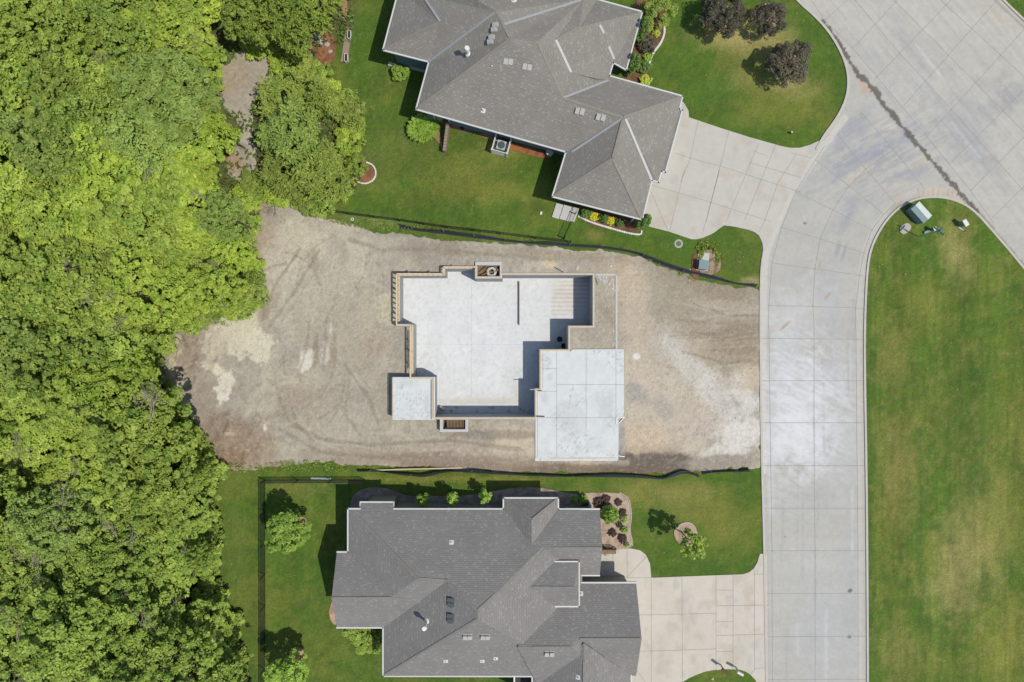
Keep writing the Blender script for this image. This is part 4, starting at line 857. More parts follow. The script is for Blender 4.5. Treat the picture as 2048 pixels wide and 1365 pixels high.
parent_c = v1('A1'); opening(h1, v1('e'), v1('f'), .5, 1.2, 1.0, 2.1); opening(h1, v1('d'), v1('e'), .4, 1.0, 1.0, 2.1); opening(h1, v1('f'), v1('g'), .5, 2.6, 0.02, 2.3, 'garage_door', matn='white'); opening(h1, v1('j'), v1('k'), .5, 4.6, .02, 2.3, 'garage_door', matn='white')
# back porch under the west wing
m = MB(); pa = Gd(782, 138, 0); 
pq = [Gd(*C1(x, y)) for x, y in ((195,418),(350,455),(372,390),(205,345))]; m.prism([(p.x, p.y) for p in pq], -1.4, -.35); m.build('porch', 'concrete', h1)
m = MB(); r0 = Vector((pq[0].x, pq[0].y, 0)); 
ra = W(*C1(180, 352), .5); rb_ = W(*C1(352, 400), .5)
m.beam(ra, rb_, .08, .06); m.beam(ra - Vector((0, 0, .8)), rb_ - Vector((0, 0, .8)), .05, .05)
for i in range(28): p = ra.lerp(rb_, i / 27); m.tube(p, p - Vector((0, 0, .8)), .014, n=5)
m.build('railing', 'white', h1)
for t in (0, .7, 1):
    m = MB(); p = ra.lerp(rb_, t); m.box((p.x, p.y, .7), (.16, .16, 4.0)); m.build('porch_post', 'white', h1)
m = MB(); s0 = Gd(*C1(150, 415)); m.box((s0.x, s0.y, s0.z + .2), (.9, .3, .4), -.25); m.build('step', 'concrete', h1)
# ---- south house: hip and gable wings that run into each other
h2c = W(*C2(1010, 800), 0)
h2 = thing('house', 'large dark grey hip-roofed house with square entry tower roof, south of the dirt lot', 'house', (h2c.x, h2c.y, 0))
E2 = 3.0
def w2(x, y, z=E2): return W(*C2(x, y), z)
WG = []
def wing(x0_, y0_, x1_, y1_, r0, r1, axis='x', e=E2, dz=0):
    """eave rectangle in the crop at height e; r0, r1 = ridge ends (x, y, z)"""
    nw, ne, se, sw_ = w2(x0_, y0_, e + dz), w2(x1_, y0_, e + dz), w2(x1_, y1_, e + dz), w2(x0_, y1_, e + dz); a = w2(*r0); b = w2(*r1)
    WG.append(((nw, ne, se, sw_), a, b, axis, e + dz))
wing(440, 295, 1640, 1305, (1010,910,6.6), (1010,962,6.6), 'y')                         # main block
wing(228, 295, 1000, 1012, (650,715,5.5), (1000,735,5.5), 'x', dz=-.004)               # west block
wing(162, 555, 560, 1012, (130,833,4.62), (640,833,4.62), 'x', dz=-.008)                # west gable
wing(1100, 297, 1745, 697, (1150,530,4.43), (1761,530,4.43), 'x', dz=-.012)             # north-east wing
wing(1165, 230, 1495, 700, (1335,365,4.35), (1335,640,4.35), 'y', dz=-.016)             # north hip bump
wing(1300, 740, 1965, 1302, (1400,1080,4.96), (1998,1080,4.96), 'x', dz=-.02)           # garage
wing(1380, 742, 1875, 1375, (1250,1130,5.23), (1575,1130,5.23), 'x', dz=-.024)          # behind the garage
wing(1340, 1302, 1935, 1600, (1650,1105,4.95), (1650,1640,4.95), 'y', dz=-.028)         # south gable
wing(1475, 612, 1620, 883, (1310,770,4.9), (1588,770,4.9), 'x', e=4.0)                  # entry tower
fc = []; gab = MB(); so_ = MB(); wa = MB()
for k, ((nw, ne, se, sw_), a, b, ax, e) in enumerate(WG):
    if ax == 'x': fc += [[nw, ne, b, a], [se, sw_, a, b]]; ends = [([sw_, nw, a]), ([ne, se, b])]
    else: fc += [[sw_, nw, a, b], [ne, se, b, a]]; ends = [([nw, ne, a]), ([se, sw_, b])]
    for tr in ends:
        nn = (tr[1] - tr[0]).cross(tr[2] - tr[0]); nn.normalize()
        if abs(nn.z) < .25: gab.add(tr, [(0, 1, 2)])
        else: fc.append(tr)
    pl = [(p.x, p.y) for p in (nw, ne, se, sw_)]
    so_.prism(pl, e - .2 - .002 * k, e - .012); wa.prism(offset(pl, -.45 - .004 * k), -1.2, e - .15)
tops = [w2(302,255,2.68), w2(505,255,2.68), w2(505,330,3.24), w2(302,330,3.24)]; fc.append(tops)
so_.prism([(p.x, p.y) for p in (w2(302,255,2.68), w2(505,255,2.68), w2(505,300,2.8), w2(302,300,2.8))], 2.5, 2.665)
wa.prism(offset([(p.x, p.y) for p in (w2(302,255,2.68), w2(505,255,2.68), w2(505,340,2.8), w2(302,340,2.8))], -.3), -1.2, 2.6)
roof2, rv, rf = roofmesh(fc, 'roof', 'shingle_dark', h2); bv2 = bvh_of(rv, rf)
so_.build('soffit', 'gutter', h2); wa.build('wall', 'siding2', h2); gab.build('gable_end', 'siding2', h2)
def gl(pts, z=E2, wd=.11):
    m = MB()
    for a, b in zip(pts[:-1], pts[1:]):
        p = w2(*a, z); q = w2(*b, z); d = (q - p).normalized(); m.beam(p - d * .05 - Vector((0, 0, .04)), q + d * .05 - Vector((0, 0, .04)), wd, .14)
    m.build('gutter', 'gutter', h2)
gl([(302,295),(228,295),(228,555),(165,555)]); gl([(302,255),(505,255)], 2.68); gl([(302,255),(302,297)], 2.8, .06); gl([(505,255),(505,297)], 2.8, .06)
gl([(505,296),(1165,296)]); gl([(1165,296),(1165,230),(1496,230),(1496,297),(1743,297)]); gl([(1743,697),(1622,697)]); gl([(1622,740),(1963,740)]); gl([(162,1012),(438,1012)]); gl([(440,985),(440,1303),(1425,1305)]); gl([(1476,613),(1621,613),(1621,884),(1478,884)], 4.0); gl([(1338,1312),(1338,1420)]); gl([(1935,1262),(1935,1420)])
strips(bv2, [((300,350),(645,712)), ((655,715),(835,728)), ((830,745),(1004,905)), ((1012,905),(1420,538)), ((446,1298),(1004,962)), ((1170,236),(1332,360)), ((1490,236),(1338,360)), ((1430,533),(1755,530)), ((1340,768),(1580,770)), ((1588,1125),(1616,1086)), ((1625,1080),(1990,1080)), ((135,833),(485,832)), ((1340,1130),(1570,1130)), ((1650,1215),(1650,1340))], C2, roof2, 'ridge_cap', 'ridgecap_dark', .17, .012)
for c_ in [(850,842),(850,872),(848,938),(848,968),(935,1063),(963,1063),(1042,1063),(1070,1063),(1427,1165),(1458,1165)]: vent(bv2, c_, roof2, C2, 'ventdark' if c_[0] < 900 else 'ventgrey')
for c_ in [(852,498),(818,1213),(1038,1213),(1119,1197),(1614,1310),(1632,806)]: pipe(bv2, c_, roof2, C2, .25, .035)
pipe(bv2, (702,972), roof2, C2, 1.15, .11, 'flue', True)
parent_c = w2(1000, 800)
for t, w_ in ((.12, 1.2), (.35, 1.5), (.6, 1.5), (.85, 1.0)): opening(h2, w2(228,295), w2(1745,295), t, w_, .9, 2.2, inset=.44)
opening(h2, w2(228,295), w2(228,555), .5, 1.2, .9, 2.2, inset=.44); opening(h2, w2(440,985), w2(440,1305), .5, 1.6, .1, 2.2, inset=.44); opening(h2, w2(440,1305), w2(1425,1305), .3, 1.6, .9, 2.2, inset=.44)
opening(h2, w2(1965,740), w2(1965,1302), .5, 4.8, .05, 2.4, 'garage_door', inset=.455, matn='white'); opening(h2, w2(1745,297), w2(1745,697), .3, 1.4, .6, 2.2, inset=.44)
m = MB(); pq = [w2(1240,1312,1), w2(1335,1312,1), w2(1335,1460,1), w2(1240,1460,1)]; m.prism([(p.x, p.y) for p in pq], -.5, 1.0); m.build('porch_shade', 'shadegrey', h2)  # dark block standing in for the shadow at the porch
m = MB(); pq = [w2(1226,1306,2.6), w2(1236,1306,2.6), w2(1236,1460,2.6), w2(1226,1460,2.6)]; m.prism([(p.x, p.y) for p in pq], -.5, 2.6); m.build('porch_post', 'white', h2)
m = MB(); p = w2(1686, 258, 1.0); q = w2(1686, 292, 1.0); m.beam(p, q, .06, 2); m.build('downspout', 'white', h2)
m = MB(); p = w2(362, 212, .2); q = w2(374, 246, .4); m.path([p, w2(368,226,.25), q], .05, 8); m.build('downspout', 'ventdark', h2)

# ================================================================ FENCES
def fence(pts, h_, name, label, gapz=.05, pick=.12, postd=2.4, chain=False, rails=(.12, .95)):
    P = [Gd(*p) for p in pts]; root = thing(name, label, 'fence', tuple(P[0]))
    pm = MB(); rm_ = MB(); tot = 0
    for a, b in zip(P[:-1], P[1:]):
        L_ = (b - a).length; d = (b - a).normalized(); k = max(1, round(L_ / postd))
        for i in range(k + (1 if b is P[-1] else 0)):
            p = a.lerp(b, i / k); po = MB(); po.box(p + Vector((0, 0, h_ / 2)), (.06, .06, h_ + .08)); po.blob(p + Vector((0, 0, h_ + .07)), (.045, .045, .04), 1, 0, nu=6, nv=4); po.build('post', 'black', root)
        for r in rails: rm_.beam(a + Vector((0, 0, h_ * r)), b + Vector((0, 0, h_ * r)), .035, .035)
        if not chain:
            for i in range(int(L_ / pick)): p = a + d * (i + .5) * pick; pm.beam(p + Vector((0, 0, gapz)), p + Vector((0, 0, h_)), .016, .016)
        else:
            zs = Vector((0, 0, 1)); k2 = int(L_ / .11)
            for i in range(-int(h_ / .11), k2):
                for sgn in (1, -1):
                    u0, v0, u1, v1_ = i * .11, 0, i * .11 + h_, h_
                    if sgn < 0: v0, v1_ = h_, 0
                    if u0 < 0: v0 = v0 + sgn * (-u0); u0 = 0
                    if u1 > L_: v1_ = v1_ - sgn * (u1 - L_); u1 = L_
                    if u1 - u0 < .02: continue
                    pm.beam(a + d * u0 + zs * (v0 * .98 + .02), a + d * u1 + zs * (v1_ * .98 + .02), .007, .007)
    rm_.build('rail', 'black', root); pm.build('mesh_panel' if chain else 'picket_panel', 'black', root); return root
fence([(640,421),(700,430),(800,443),(895,457),(1000,469),(1070,478),(1140,486)], 1.15, 'metal_fence', 'black metal picket fence along the south edge of the north lawn')
g_ = fence([(1128,478),(1150,430),(1158,412)], 1.15, 'metal_gate', 'short black metal gate section between the fence end and the north house', pick=.12, postd=1.5)
g_['category'] = 'gate'
fence([(730,960),(530,961),(530,1400)], 1.2, 'chain_link_fence', 'black chain-link fence round the back lawn of the south house', chain=True, postd=2.6, rails=(.02, .99))
def silt(pts, label, name, seed):
    pts = chaikin(pts, 2); P = [Gd(*p) for p in pts]; root = thing(name, label, 'silt fence', tuple(P[0])); m = MB(); rr = random.Random(seed); vs = []
    Q = []
    for a, b in zip(P[:-1], P[1:]):
        k = max(1, int((b - a).length / .25)); Q += [a.lerp(b, i / k) for i in range(k)]
    Q.append(P[-1])
    for i, p in enumerate(Q):
        a = Q[max(0, i - 1)]; b = Q[min(len(Q) - 1, i + 1)]; d = (b - a).normalized(); nn = Vector((-d.y, d.x, 0)); s_ = i * .25
        lean = .20 * (vn(np.array(s_ / 1.6), np.array(1.0), seed) - .35) ; hh = .42 + .12 * (float(vn(np.array(s_ / 2.2), np.array(4.), seed)) - .5)
        for zz, off in ((.0, -.10), (.03, .0), (hh * .5, .05 + float(lean) * .6), (hh, .08 + float(lean) * 1.4), (hh - .02, .10 + float(lean) * 1.4), (0.0, .02)): vs.append(p + nn * off + Vector((0, 0, zz + .03)))
    n_ = 6; m.add(vs, [(i * n_ + j, (i + 1) * n_ + j, (i + 1) * n_ + j + 1, i * n_ + j + 1) for i in range(len(Q) - 1) for j in range(n_ - 1)]); m.build('fabric', 'silt', root, True)
    for i in range(4, len(Q) - 2, 9):
        s_ = MB(); p = Q[i]; dd = Vector((rr.uniform(-.1, .1), rr.uniform(-.05, .25), 0)); s_.beam(p + dd * .2, p + dd + Vector((0, 0, .75)), .04, .04); s_.build('stake', 'oldlumber', root)
    return root
silt([(715,942),(760,941),(790,947),(830,951),(850,953),(875,946),(905,941),(960,945),(1020,948),(1100,952),(1200,952),(1290,954),(1325,958),(1345,952),(1370,944),(1390,949),(1398,953)], 'low black silt fence between the dirt lot and the south lawn', 'silt_fence', 3)
silt([(1405,948),(1425,943),(1450,942),(1470,943),(1500,942)], 'short black silt fence scrap at the lot edge near the street', 'silt_fence', 5)
silt([(800,456),(840,461),(900,468),(1000,481),(1080,488),(1140,492),(1200,495),(1240,500),(1275,507),(1300,520),(1340,535),(1380,547),(1400,551),(1440,560),(1470,567),(1512,573)], 'low black silt fence between the dirt lot and the north lawn', 'silt_fence', 9)

# ================================================================ YARD OBJECTS
def up(px, py, h=0): return Gd(px, py, h)
c = up(1003, 296); r = thing('ac_unit', 'round-fan air conditioner on a pad against the north house south wall', 'air conditioner', tuple(c))
m = MB(); m.box(c + Vector((0, 0, .05)), (1.15, 1.2, .1), -.27); m.build('pad', 'concrete', r)
m = MB(); m.box(c + Vector((0, 0, .45)), (.72, .72, .7), -.27); m.build('cabinet', 'ventgrey', r)
m = MB(); m.tube(c + Vector((0, 0, .8)), c + Vector((0, 0, .83)), .3, n=24)
[m.path(ring(c, rr_, .85 + c.z, 1, 24), .008, 4) for rr_ in (.08, .15, .22, .29)]; m.tube(c + Vector((0, 0, .83)), c + Vector((0, 0, .88)), .08, n=12); m.build('fan_grille', 'tealdark', r)
M = Matrix.Rotation(-.27, 3, 'Z')
r2 = thing('privacy_fence', 'white square rail enclosure around the air conditioner', 'fence', tuple(c)); r2['category'] = 'enclosure'
m = MB(); hs = .64
for a, b in (((-hs, -hs), (hs, -hs)), ((hs, -hs), (hs, hs)), ((-hs, hs), (-hs, -hs))):
    for zz in (.15, .4, .65, .9, 1.12): m.beam(c + M @ Vector((*a, zz)), c + M @ Vector((*b, zz)), .05, .14)
m.build('rail', 'white', r2)
for a in ((-hs, -hs), (hs, -hs), (hs, hs), (-hs, hs)):
    m = MB(); m.box(c + M @ Vector((*a, .6)), (.11, .11, 1.25), -.27); m.build('post', 'white', r2)
c = up(1099, 308); m = MB(); m.tube(c, c + Vector((0, 0, .5)), .26, .29, 20); m.tube(c + Vector((0, 0, .5)), c + Vector((0, 0, .54)), .31, n=20); m.tube(c + Vector((0, 0, .54)), c + Vector((0, 0, .58)), .24, .2, 20)
item('water_barrel', m, 'plastic', 'round pale barrel in shade at the inner corner of the north house', 'barrel')
c = up(1570, 266); c = up(925, 257); m = MB(); m.tube(c + Vector((0, 0, .1)), c + Vector((0, 0, .3)), .17, n=14); m.tube(c + Vector((0, 0, .0)), c + Vector((0, 0, .4)), .05, n=8)
item('hose_reel', m, 'black', 'small dark hose reel on the brick strip by the north house', 'hose reel')
m = MB(); a = up(898, 254); b = up(890, 307); d = (b - a).normalized(); nn = Vector((-d.y, d.x, 0)); L_ = (b - a).length
for k in range(9):
    t0, t1 = k / 9 + .004, (k + 1) / 9 - .004; zt = 1.15 - .04 * k
    m.beam(a.lerp(b, t0) + Vector((0, 0, zt / 2)), a.lerp(b, t1) + Vector((0, 0, zt / 2)), .24, zt)
item('retaining_wall', m, 'block', 'narrow brown block wall running out from the north house into the lawn', 'retaining wall')
m = MB(); pa, pb_ = up(900, 252), up(990, 277); d = (pb_ - pa).normalized(); nn = Vector((-d.y, d.x, 0)); k = int((pb_ - pa).length / .24)
for i in range(k):
    for j in range(3): m.box(pa + d * (i + .5 * (j % 2) + .5) * .24 + nn * (j - 1) * .13 + Vector((0, 0, .06)), (.225, .12, .06), math.atan2(d.y, d.x))
tag(m.build('brick_path', 'brick'), kind='structure')
def stones(pts, label, seed=1, size=.16, step=.2, matn='white', closed=False, hh=.12, name='stone_edging'):
    P = [Gd(*p) for p in chaikin(pts, 2, closed)]; m = MB(); rr = random.Random(seed); acc = 0; 
    if closed: P.append(P[0])
    for a, b in zip(P[:-1], P[1:]):
        L_ = (b - a).length; d = (b - a) / max(L_, 1e-6)
        while acc < L_:
            p = a + d * acc; m.box(p + Vector((0, 0, hh / 2)), (step * rr.uniform(.85, .97), size * rr.uniform(.85, 1.1), hh * rr.uniform(.9, 1.1)), math.atan2(d.y, d.x) + rr.uniform(-.08, .08)); acc += step
        acc -= L_
    return item(name, m, matn, label, 'edging')
stones([(1326,42),(1329,58),(1328,72),(1320,90),(1308,104),(1300,120),(1297,140)], 'curved white block edging of the mulch bed beside the front lawn', 1)
stones([(735,326),(745,330),(752,340),(752,354),(744,364),(730,369),(714,364)], 'curved white edging round the small mulch bed at the wood', 2, .12)
stones([(1158,434),(1180,445),(1220,457),(1255,467),(1282,471),(1283,462)], 'straight white block edging below the garage wall of the north house', 3, .14)
stones([(1352,1060),(1362,1048),(1376,1044),(1389,1052),(1393,1066)], 'tan stone ring round the young front lawn tree', 4, .1, .16, 'stone', hh=.08)
stones([(1240,986),(1256,994),(1261,1010),(1263,1035),(1259,1060),(1264,1080),(1265,1092)], 'low grey stone edging of the gravel bed by the south house', 5, .08, .14, 'stone', hh=.07)
for (x, y, r_, lb) in ((1437,32,25,'ring of rocks round the leftmost purple tree'), (1537,30,22,'ring of white rocks round the middle purple tree by the street'), (1568,130,28,'ring of white rocks round the purple tree nearest the driveway')):
    stones([(x + r_ * math.cos(a), y + r_ * math.sin(a)) for a in [i * math.pi / 6 for i in range(12)]], lb, x, .12, .22, 'stone', True, .1)
# steps and landing by the garage of the north house
m = MB(); pts = [(1113,405),(1150,415),(1140,444),(1104,434)]
m.prism([tuple(W(*p, .2).xy) for p in [(1113,406),(1127,410),(1118,438),(1104,434)]], -.2, .12); m.prism([tuple(W(*p, .2).xy) for p in [(1128,410),(1146,415),(1137,443),(1119,438)]], -.2, .2); m.prism([tuple(W(*p, .2).xy) for p in [(1147,415),(1158,418),(1149,444),(1138,443)]], -.2, .26)
tag(m.build('landing', 'concrete'), kind='structure')
c = up(1082, 427); m = MB(); m.prism([(c.x - .09, c.y - .13), (c.x + .08, c.y - .11), (c.x + .1, c.y + .13), (c.x - .07, c.y + .11)], c.z + .01, c.z + .1); m.prism([(c.x - .04, c.y - .06), (c.x + .04, c.y - .06), (c.x + .04, c.y + .06), (c.x - .04, c.y + .06)], c.z + .1, c.z + .115)
item('valve_box', m, 'white', 'small white box lid in the grass west of the garage steps', 'valve box')
def lid(c, r0, r1, m0, m1, name, label, cat):
    root = thing(name, label, cat, tuple(c)); m = MB(); m.tube(c + Vector((0, 0, -.1)), c + Vector((0, 0, .05)), r0, n=28); m.build('collar', m0, root)
    m = MB(); m.tube(c + Vector((0, 0, .05)), c + Vector((0, 0, .07)), r1, n=28); [m.tube(c + Vector((r1 * .6 * math.cos(a), r1 * .6 * math.sin(a), .07)), c + Vector((r1 * .6 * math.cos(a), r1 * .6 * math.sin(a), .08)), .03, n=6) for a in (0, 1.57, 3.14, 4.71)]; m.build('cover', m1, root)
mat('palegreen', A(160, 190, 170), n1=(3, .1), n2=(30, .15)); mat('rust', A(130, 110, 96), n1=(3, .1), n2=(30, .2))
lid(up(1357, 488), .36, .22, 'palegreen', 'rust', 'manhole', 'round manhole with pale green painted rim in the grass beside the north driveway', 'manhole')
lid(up(1425, 1358), .13, .1, 'white', 'stone', 'cleanout_cap', 'small round white cap in the grass strip beside the south driveway', 'cap')
lid(up(705, 439), .13, .06, 'white', 'black', 'cleanout_cap', 'small white ring cap with a dark centre south of the metal fence', 'cap')
lid(up(1380, 541), .1, .08, 'white', 'white', 'cleanout_cap', 'small white cap beside the silt fence and the green utility box', 'cap')
# green utility box on its pad near the lot corner
def ubox(name, cx, cy, sx, sy, h_, rz, mb_, mt, label, cat='utility box', pad=None, ridge=False):
    c = up(cx, cy, h_); c.z -= h_; root = thing(name, label, cat, tuple(c)); M = Matrix.Rotation(rz, 3, 'Z')
    if pad: m = MB(); m.box(c + M @ Vector((pad[2], pad[3], .04)), (pad[0], pad[1], .12), rz); m.build('pad', 'concrete', root)
    m = MB(); m.box(c + Vector((0, 0, h_ / 2 + .05)), (sx, sy, h_ - .1), rz); m.build('cabinet', mb_, root)
    m = MB()
    if ridge:       # two-slope lid
        q = [M @ Vector((x, y, 0)) for x, y in ((-sx / 2 - .03, -sy / 2 - .03), (sx / 2 + .03, -sy / 2 - .03), (sx / 2 + .03, sy / 2 + .03), (-sx / 2 - .03, sy / 2 + .03))]
        t0, t1 = M @ Vector((-sx / 2 - .03, -sy * .03, .1)), M @ Vector((sx / 2 + .03, -sy * .03, .1)); z = Vector((0, 0, h_))
        vs = [c + z + v for v in q] + [c + z + t0, c + z + t1]; m.add(vs, [(0, 1, 5, 4)], 0); m.add(vs, [(2, 3, 4, 5)], 1); m.add(vs, [(1, 2, 5), (3, 0, 4), (0, 3, 2, 1)], 0); m.build('lid', [mb_, mt], root)
    else: m.box(c + Vector((0, 0, h_)), (sx + .05, sy + .05, .05), rz); m.build('lid', mt, root)
    m = MB(); m.box(c + M @ Vector((0, -sy / 2 - .015, h_ * .55)), (sx * .42, .02, h_ * .6), rz); m.box(c + M @ Vector((sx * .1, -sy / 2 - .04, h_ * .55)), (.04, .05, .1), rz); m.build('door', mb_, root)
    return root
ubox('utility_box', 1408, 530, .78, .72, .75, -.12, 'tealdark', 'boxgreen', 'green metal utility box on a concrete pad by the lot corner', pad=(.95, 1.5, .05, .35))
ubox('transformer', 1843, 425, 1.5, .88, 1.0, R_(-48), 'boxgreen', 'boxtop', 'large pale transformer cabinet with white sloping lid on the island grass', 'transformer', ridge=True)
c = up(1809, 458); m = MB(); M = Matrix.Rotation(R_(40), 3, 'Z'); q = chaikin([(-.5, -.36), (.5, -.36), (.5, .36), (-.5, .36)], 2, True); m.prism([tuple((c + M @ Vector((x, y, 0))).xy) for x, y in q], .05, .15); m.prism([tuple((c + M @ Vector((x * .8, y * .8, 0))).xy) for x, y in q], .15, .165)
m.box(c + Vector((0, 0, .18)), (.1, .06, .03)); item('vault_lid', m, 'stone', 'flat pinkish concrete vault lid set in the island grass', 'vault lid')
c = up(1866, 459, .5); root = thing('utility_pedestal', 'short green cable pedestal with pale cap beside the street sign', 'pedestal', (c.x, c.y, .05))
m = MB(); m.box((c.x, c.y, .4), (.2, .2, .7), .4); m.build('body', 'teal', root); m = MB(); m.box((c.x, c.y, .78), (.26, .3, .08), .4); m.build('cap', 'boxtop', root)
m = MB(); p = Vector((c.x - .1, c.y - .05, .3)); m.beam(p, p + Vector((-.45, -.22, -.05)), .2, .03); m.build('base_plate', 'boxgreen', root)
# street sign: a post and two crossed blades
c = W(1880, 462, 3.0); b = Vector((c.x, c.y, .05)); root = thing('street_sign', 'street sign post with two crossed green name blades on the island grass', 'street sign', tuple(b))
m = MB(); m.tube(b, b + Vector((0, 0, 2.95)), .035, n=10); m.build('post', 'steel', root)
for rz, L_, dz in ((R_(-38), .95, 0), (R_(48), .62, .14)):
    m = MB(); m.box(b + Vector((0, 0, 2.85 + dz)), (L_, .06, .18), rz); m.build('blade', 'signgreen', root)
c = W(1932, 446, .9); root = thing('utility_pedestal', 'white-topped pedestal with orange marker on the island grass near the wide street', 'pedestal', (c.x, c.y, .05))
m = MB(); m.box((c.x, c.y, .42), (.26, .42, .8), .55); m.build('body', 'boxgreen', root); m = MB(); m.box((c.x, c.y, .86), (.34, .56, .09), .55); m.build('cap', 'white', root)
m = MB(); m.beam((c.x - .12, c.y - .2, .12), (c.x + .3, c.y - .55, .12), .1, .06); m.build('conduit', 'steel', root); m = MB(); m.tube((c.x + .32, c.y - .58, 0), (c.x + .32, c.y - .58, .5), .03, n=8); m.build('marker', 'orange', root)
c = up(1580, 267); m = MB(); m.tube(c, c + Vector((0, 0, .3)), .1, .04, 10, 0); m.blob(c + Vector((0, 0, .36)), (.08, .08, .08), 2, .1, 1); m.blob(c + Vector((.14, .06, .08)), (.08, .07, .1), 5, .2, 2)
item('garden_ornament', m, ['redbrown', 'white', 'orange'], 'tiny garden ornament standing alone on the front lawn by the north driveway', 'ornament')
for (x, y) in ((1797, 430), (1937, 450)):
    c = up(x, y); m = MB(); m.beam(c, c + Vector((.02, .02, .35)), .01, .01, 0); m.box(c + Vector((.06, .02, .32)), (.1, .01, .08), .4, 1)
    if x < 1900: item('marker_flag', m, ['steel', 'orange'], 'tiny pale orange marker flag in the grass left of the transformer', 'flag')
# mailboxes at the south driveway
for (x, y, rz, mt, lb) in ((1449, 1342, R_(-38), 'redbrown', 'brown mailbox, the left one of two on posts beside the south driveway'), (1480, 1347, R_(-28), 'white', 'white mailbox, the right one of two on posts beside the south driveway')):
    c = up(x, y, 1.1); c.z = .06; root = thing('mailbox', lb, 'mailbox', tuple(c), 'mailboxes beside the south driveway'); M = Matrix.Rotation(rz, 3, 'Z')
    m = MB(); m.box(c + Vector((0, 0, .5)), (.1, .1, 1.0), rz); m.build('post', 'lumber', root)
    m = MB(); pr = [(-.11, 0), (.11, 0), (.11, .12), (.08, .19), (0, .22), (-.08, .19), (-.11, .12)]; vs = [c + M @ Vector((xx, y_, zz + 1.0)) for xx in (-.27, .27) for (y_, zz) in pr]; k = len(pr)
    m.add(vs, [tuple(range(k))[::-1], tuple(range(k, 2 * k))] + [(i, (i + 1) % k, k + (i + 1) % k, k + i) for i in range(k)]); m.build('box', mt, root)
    m = MB(); m.box(c + M @ Vector((.1, .13, 1.2)), (.03, .015, .14), rz); m.build('flag', 'orange', root)
# bench by the south house entry
c = up(1216, 1100); root = thing('garden_bench', 'slatted brown garden bench beside the entry walk of the south house', 'bench', tuple(c)); m = MB()
for k in range(4): m.box(c + Vector((0, -.16 + k * .11, .45)), (1.2, .09, .03))
m.build('seat', 'rustwood', root); m = MB()
for k in range(3): m.box(c + Vector((0, .26, .6 + k * .12)), (1.2, .03, .09))
m.build('backrest', 'redbrown', root)
for sx, sy in ((-.55, -.15), (.55, -.15), (-.55, .22), (.55, .22)): m = MB(); m.box(c + Vector((sx, sy, .23)), (.06, .06, .46)); m.build('leg', 'redbrown', root)
# planters, flagstone and stepping stones in the corner garden
m = MB(); M = 0
pp = [Gd(*p) for p in ((682,124),(695,127),(704,64),(692,62))]
m.prism([(p.x, p.y) for p in pp], pp[0].z - .1, pp[0].z + .12); tag(m.build('paved_strip', 'block'), kind='structure')
m = MB(); pp = [Gd(*p) for p in ((688,62),(698,62),(694,0),(684,0))]; m.prism([(p.x, p.y) for p in pp], pp[0].z - .1, pp[0].z + .08); tag(m.build('paved_strip', 'brick'), kind='structure')
for (x, y, lb) in ((694, 119, 'white trough planter at the lower end of the paved strip by the wood'), (700, 73, 'white trough planter at the upper end of the paved strip by the wood')):
    c = up(x, y); root = thing('planter', lb, 'planter', tuple(c), 'white trough planters on the paved strip'); m = MB()
    for dx, dy, sx, sy in ((-.13, 0, .04, .7), (.13, 0, .04, .7), (0, .33, .3, .04), (0, -.33, .3, .04)): m.box(c + Vector((dx, dy, .2)), (sx, sy, .4), 0)
    m.build('trough', 'white', root); m = MB(); m.box(c + Vector((0, 0, .15)), (.22, .62, .3)); m.build('soil', 'black', root)
c = up(636, 81); m = MB(); m.prism([(c.x - .5, c.y + .3), (c.x + .05, c.y + .55), (c.x + .5, c.y - .05), (c.x + .38, c.y - .45), (c.x - .35, c.y - .2)], c.z + .05, c.z + .13); item('flagstone', m, 'stone', 'large grey flagstone on the rust mulch by the wood', 'flagstone')
for (x, y, lb) in ((622, 116, 'round pale stepping stone, the upper of two on the rust mulch'), (616, 131, 'round pale stepping stone, the lower of two on the rust mulch')):
    c = up(x, y); m = MB(); m.tube(c, c + Vector((0, 0, .12)), .22, n=20); m.tube(c + Vector((0, 0, .12)), c + Vector((0, 0, .13)), .15, n=16); item('stepping_stone', m, 'curbcon', lb, 'stepping stone', 'stepping stones on the rust mulch')
c = up(636, 114); m = MB()
for k in range(3): a = k * math.pi / 3; m.path([c + Vector((.3 * math.cos(a) * math.cos(t), .3 * math.sin(a) * math.cos(t), .9 * math.sin(t))) for t in [i * math.pi / 10 for i in range(11)]], .012, 5)
item('wire_trellis', m, 'black', 'dark wire dome trellis standing on the rust mulch by the wood', 'trellis')
for (x, y, r_, lb) in ((655, 90, .2, 'grey boulder beside the large flagstone'), (661, 104, .16, 'small grey boulder nearest the wire trellis'), (1213, 1108, .2, 'tan boulder at the bench by the south house')):
    c = up(x, y); m = MB(); m.blob(c + Vector((0, 0, r_ * .4)), (r_ * 1.2, r_, r_ * .7), int(x), .2, nu=9, nv=6); item('boulder', m, 'stone', lb, 'boulder')
m = MB(); a = up(622, 957, .05); b = up(662, 958, .05); m.beam(a, b, .14, .05); item('white_board', m, 'white', 'short white board lying by the chain-link fence corner', 'board')
for (x, y, lb) in ((1108,1232,0),): pass

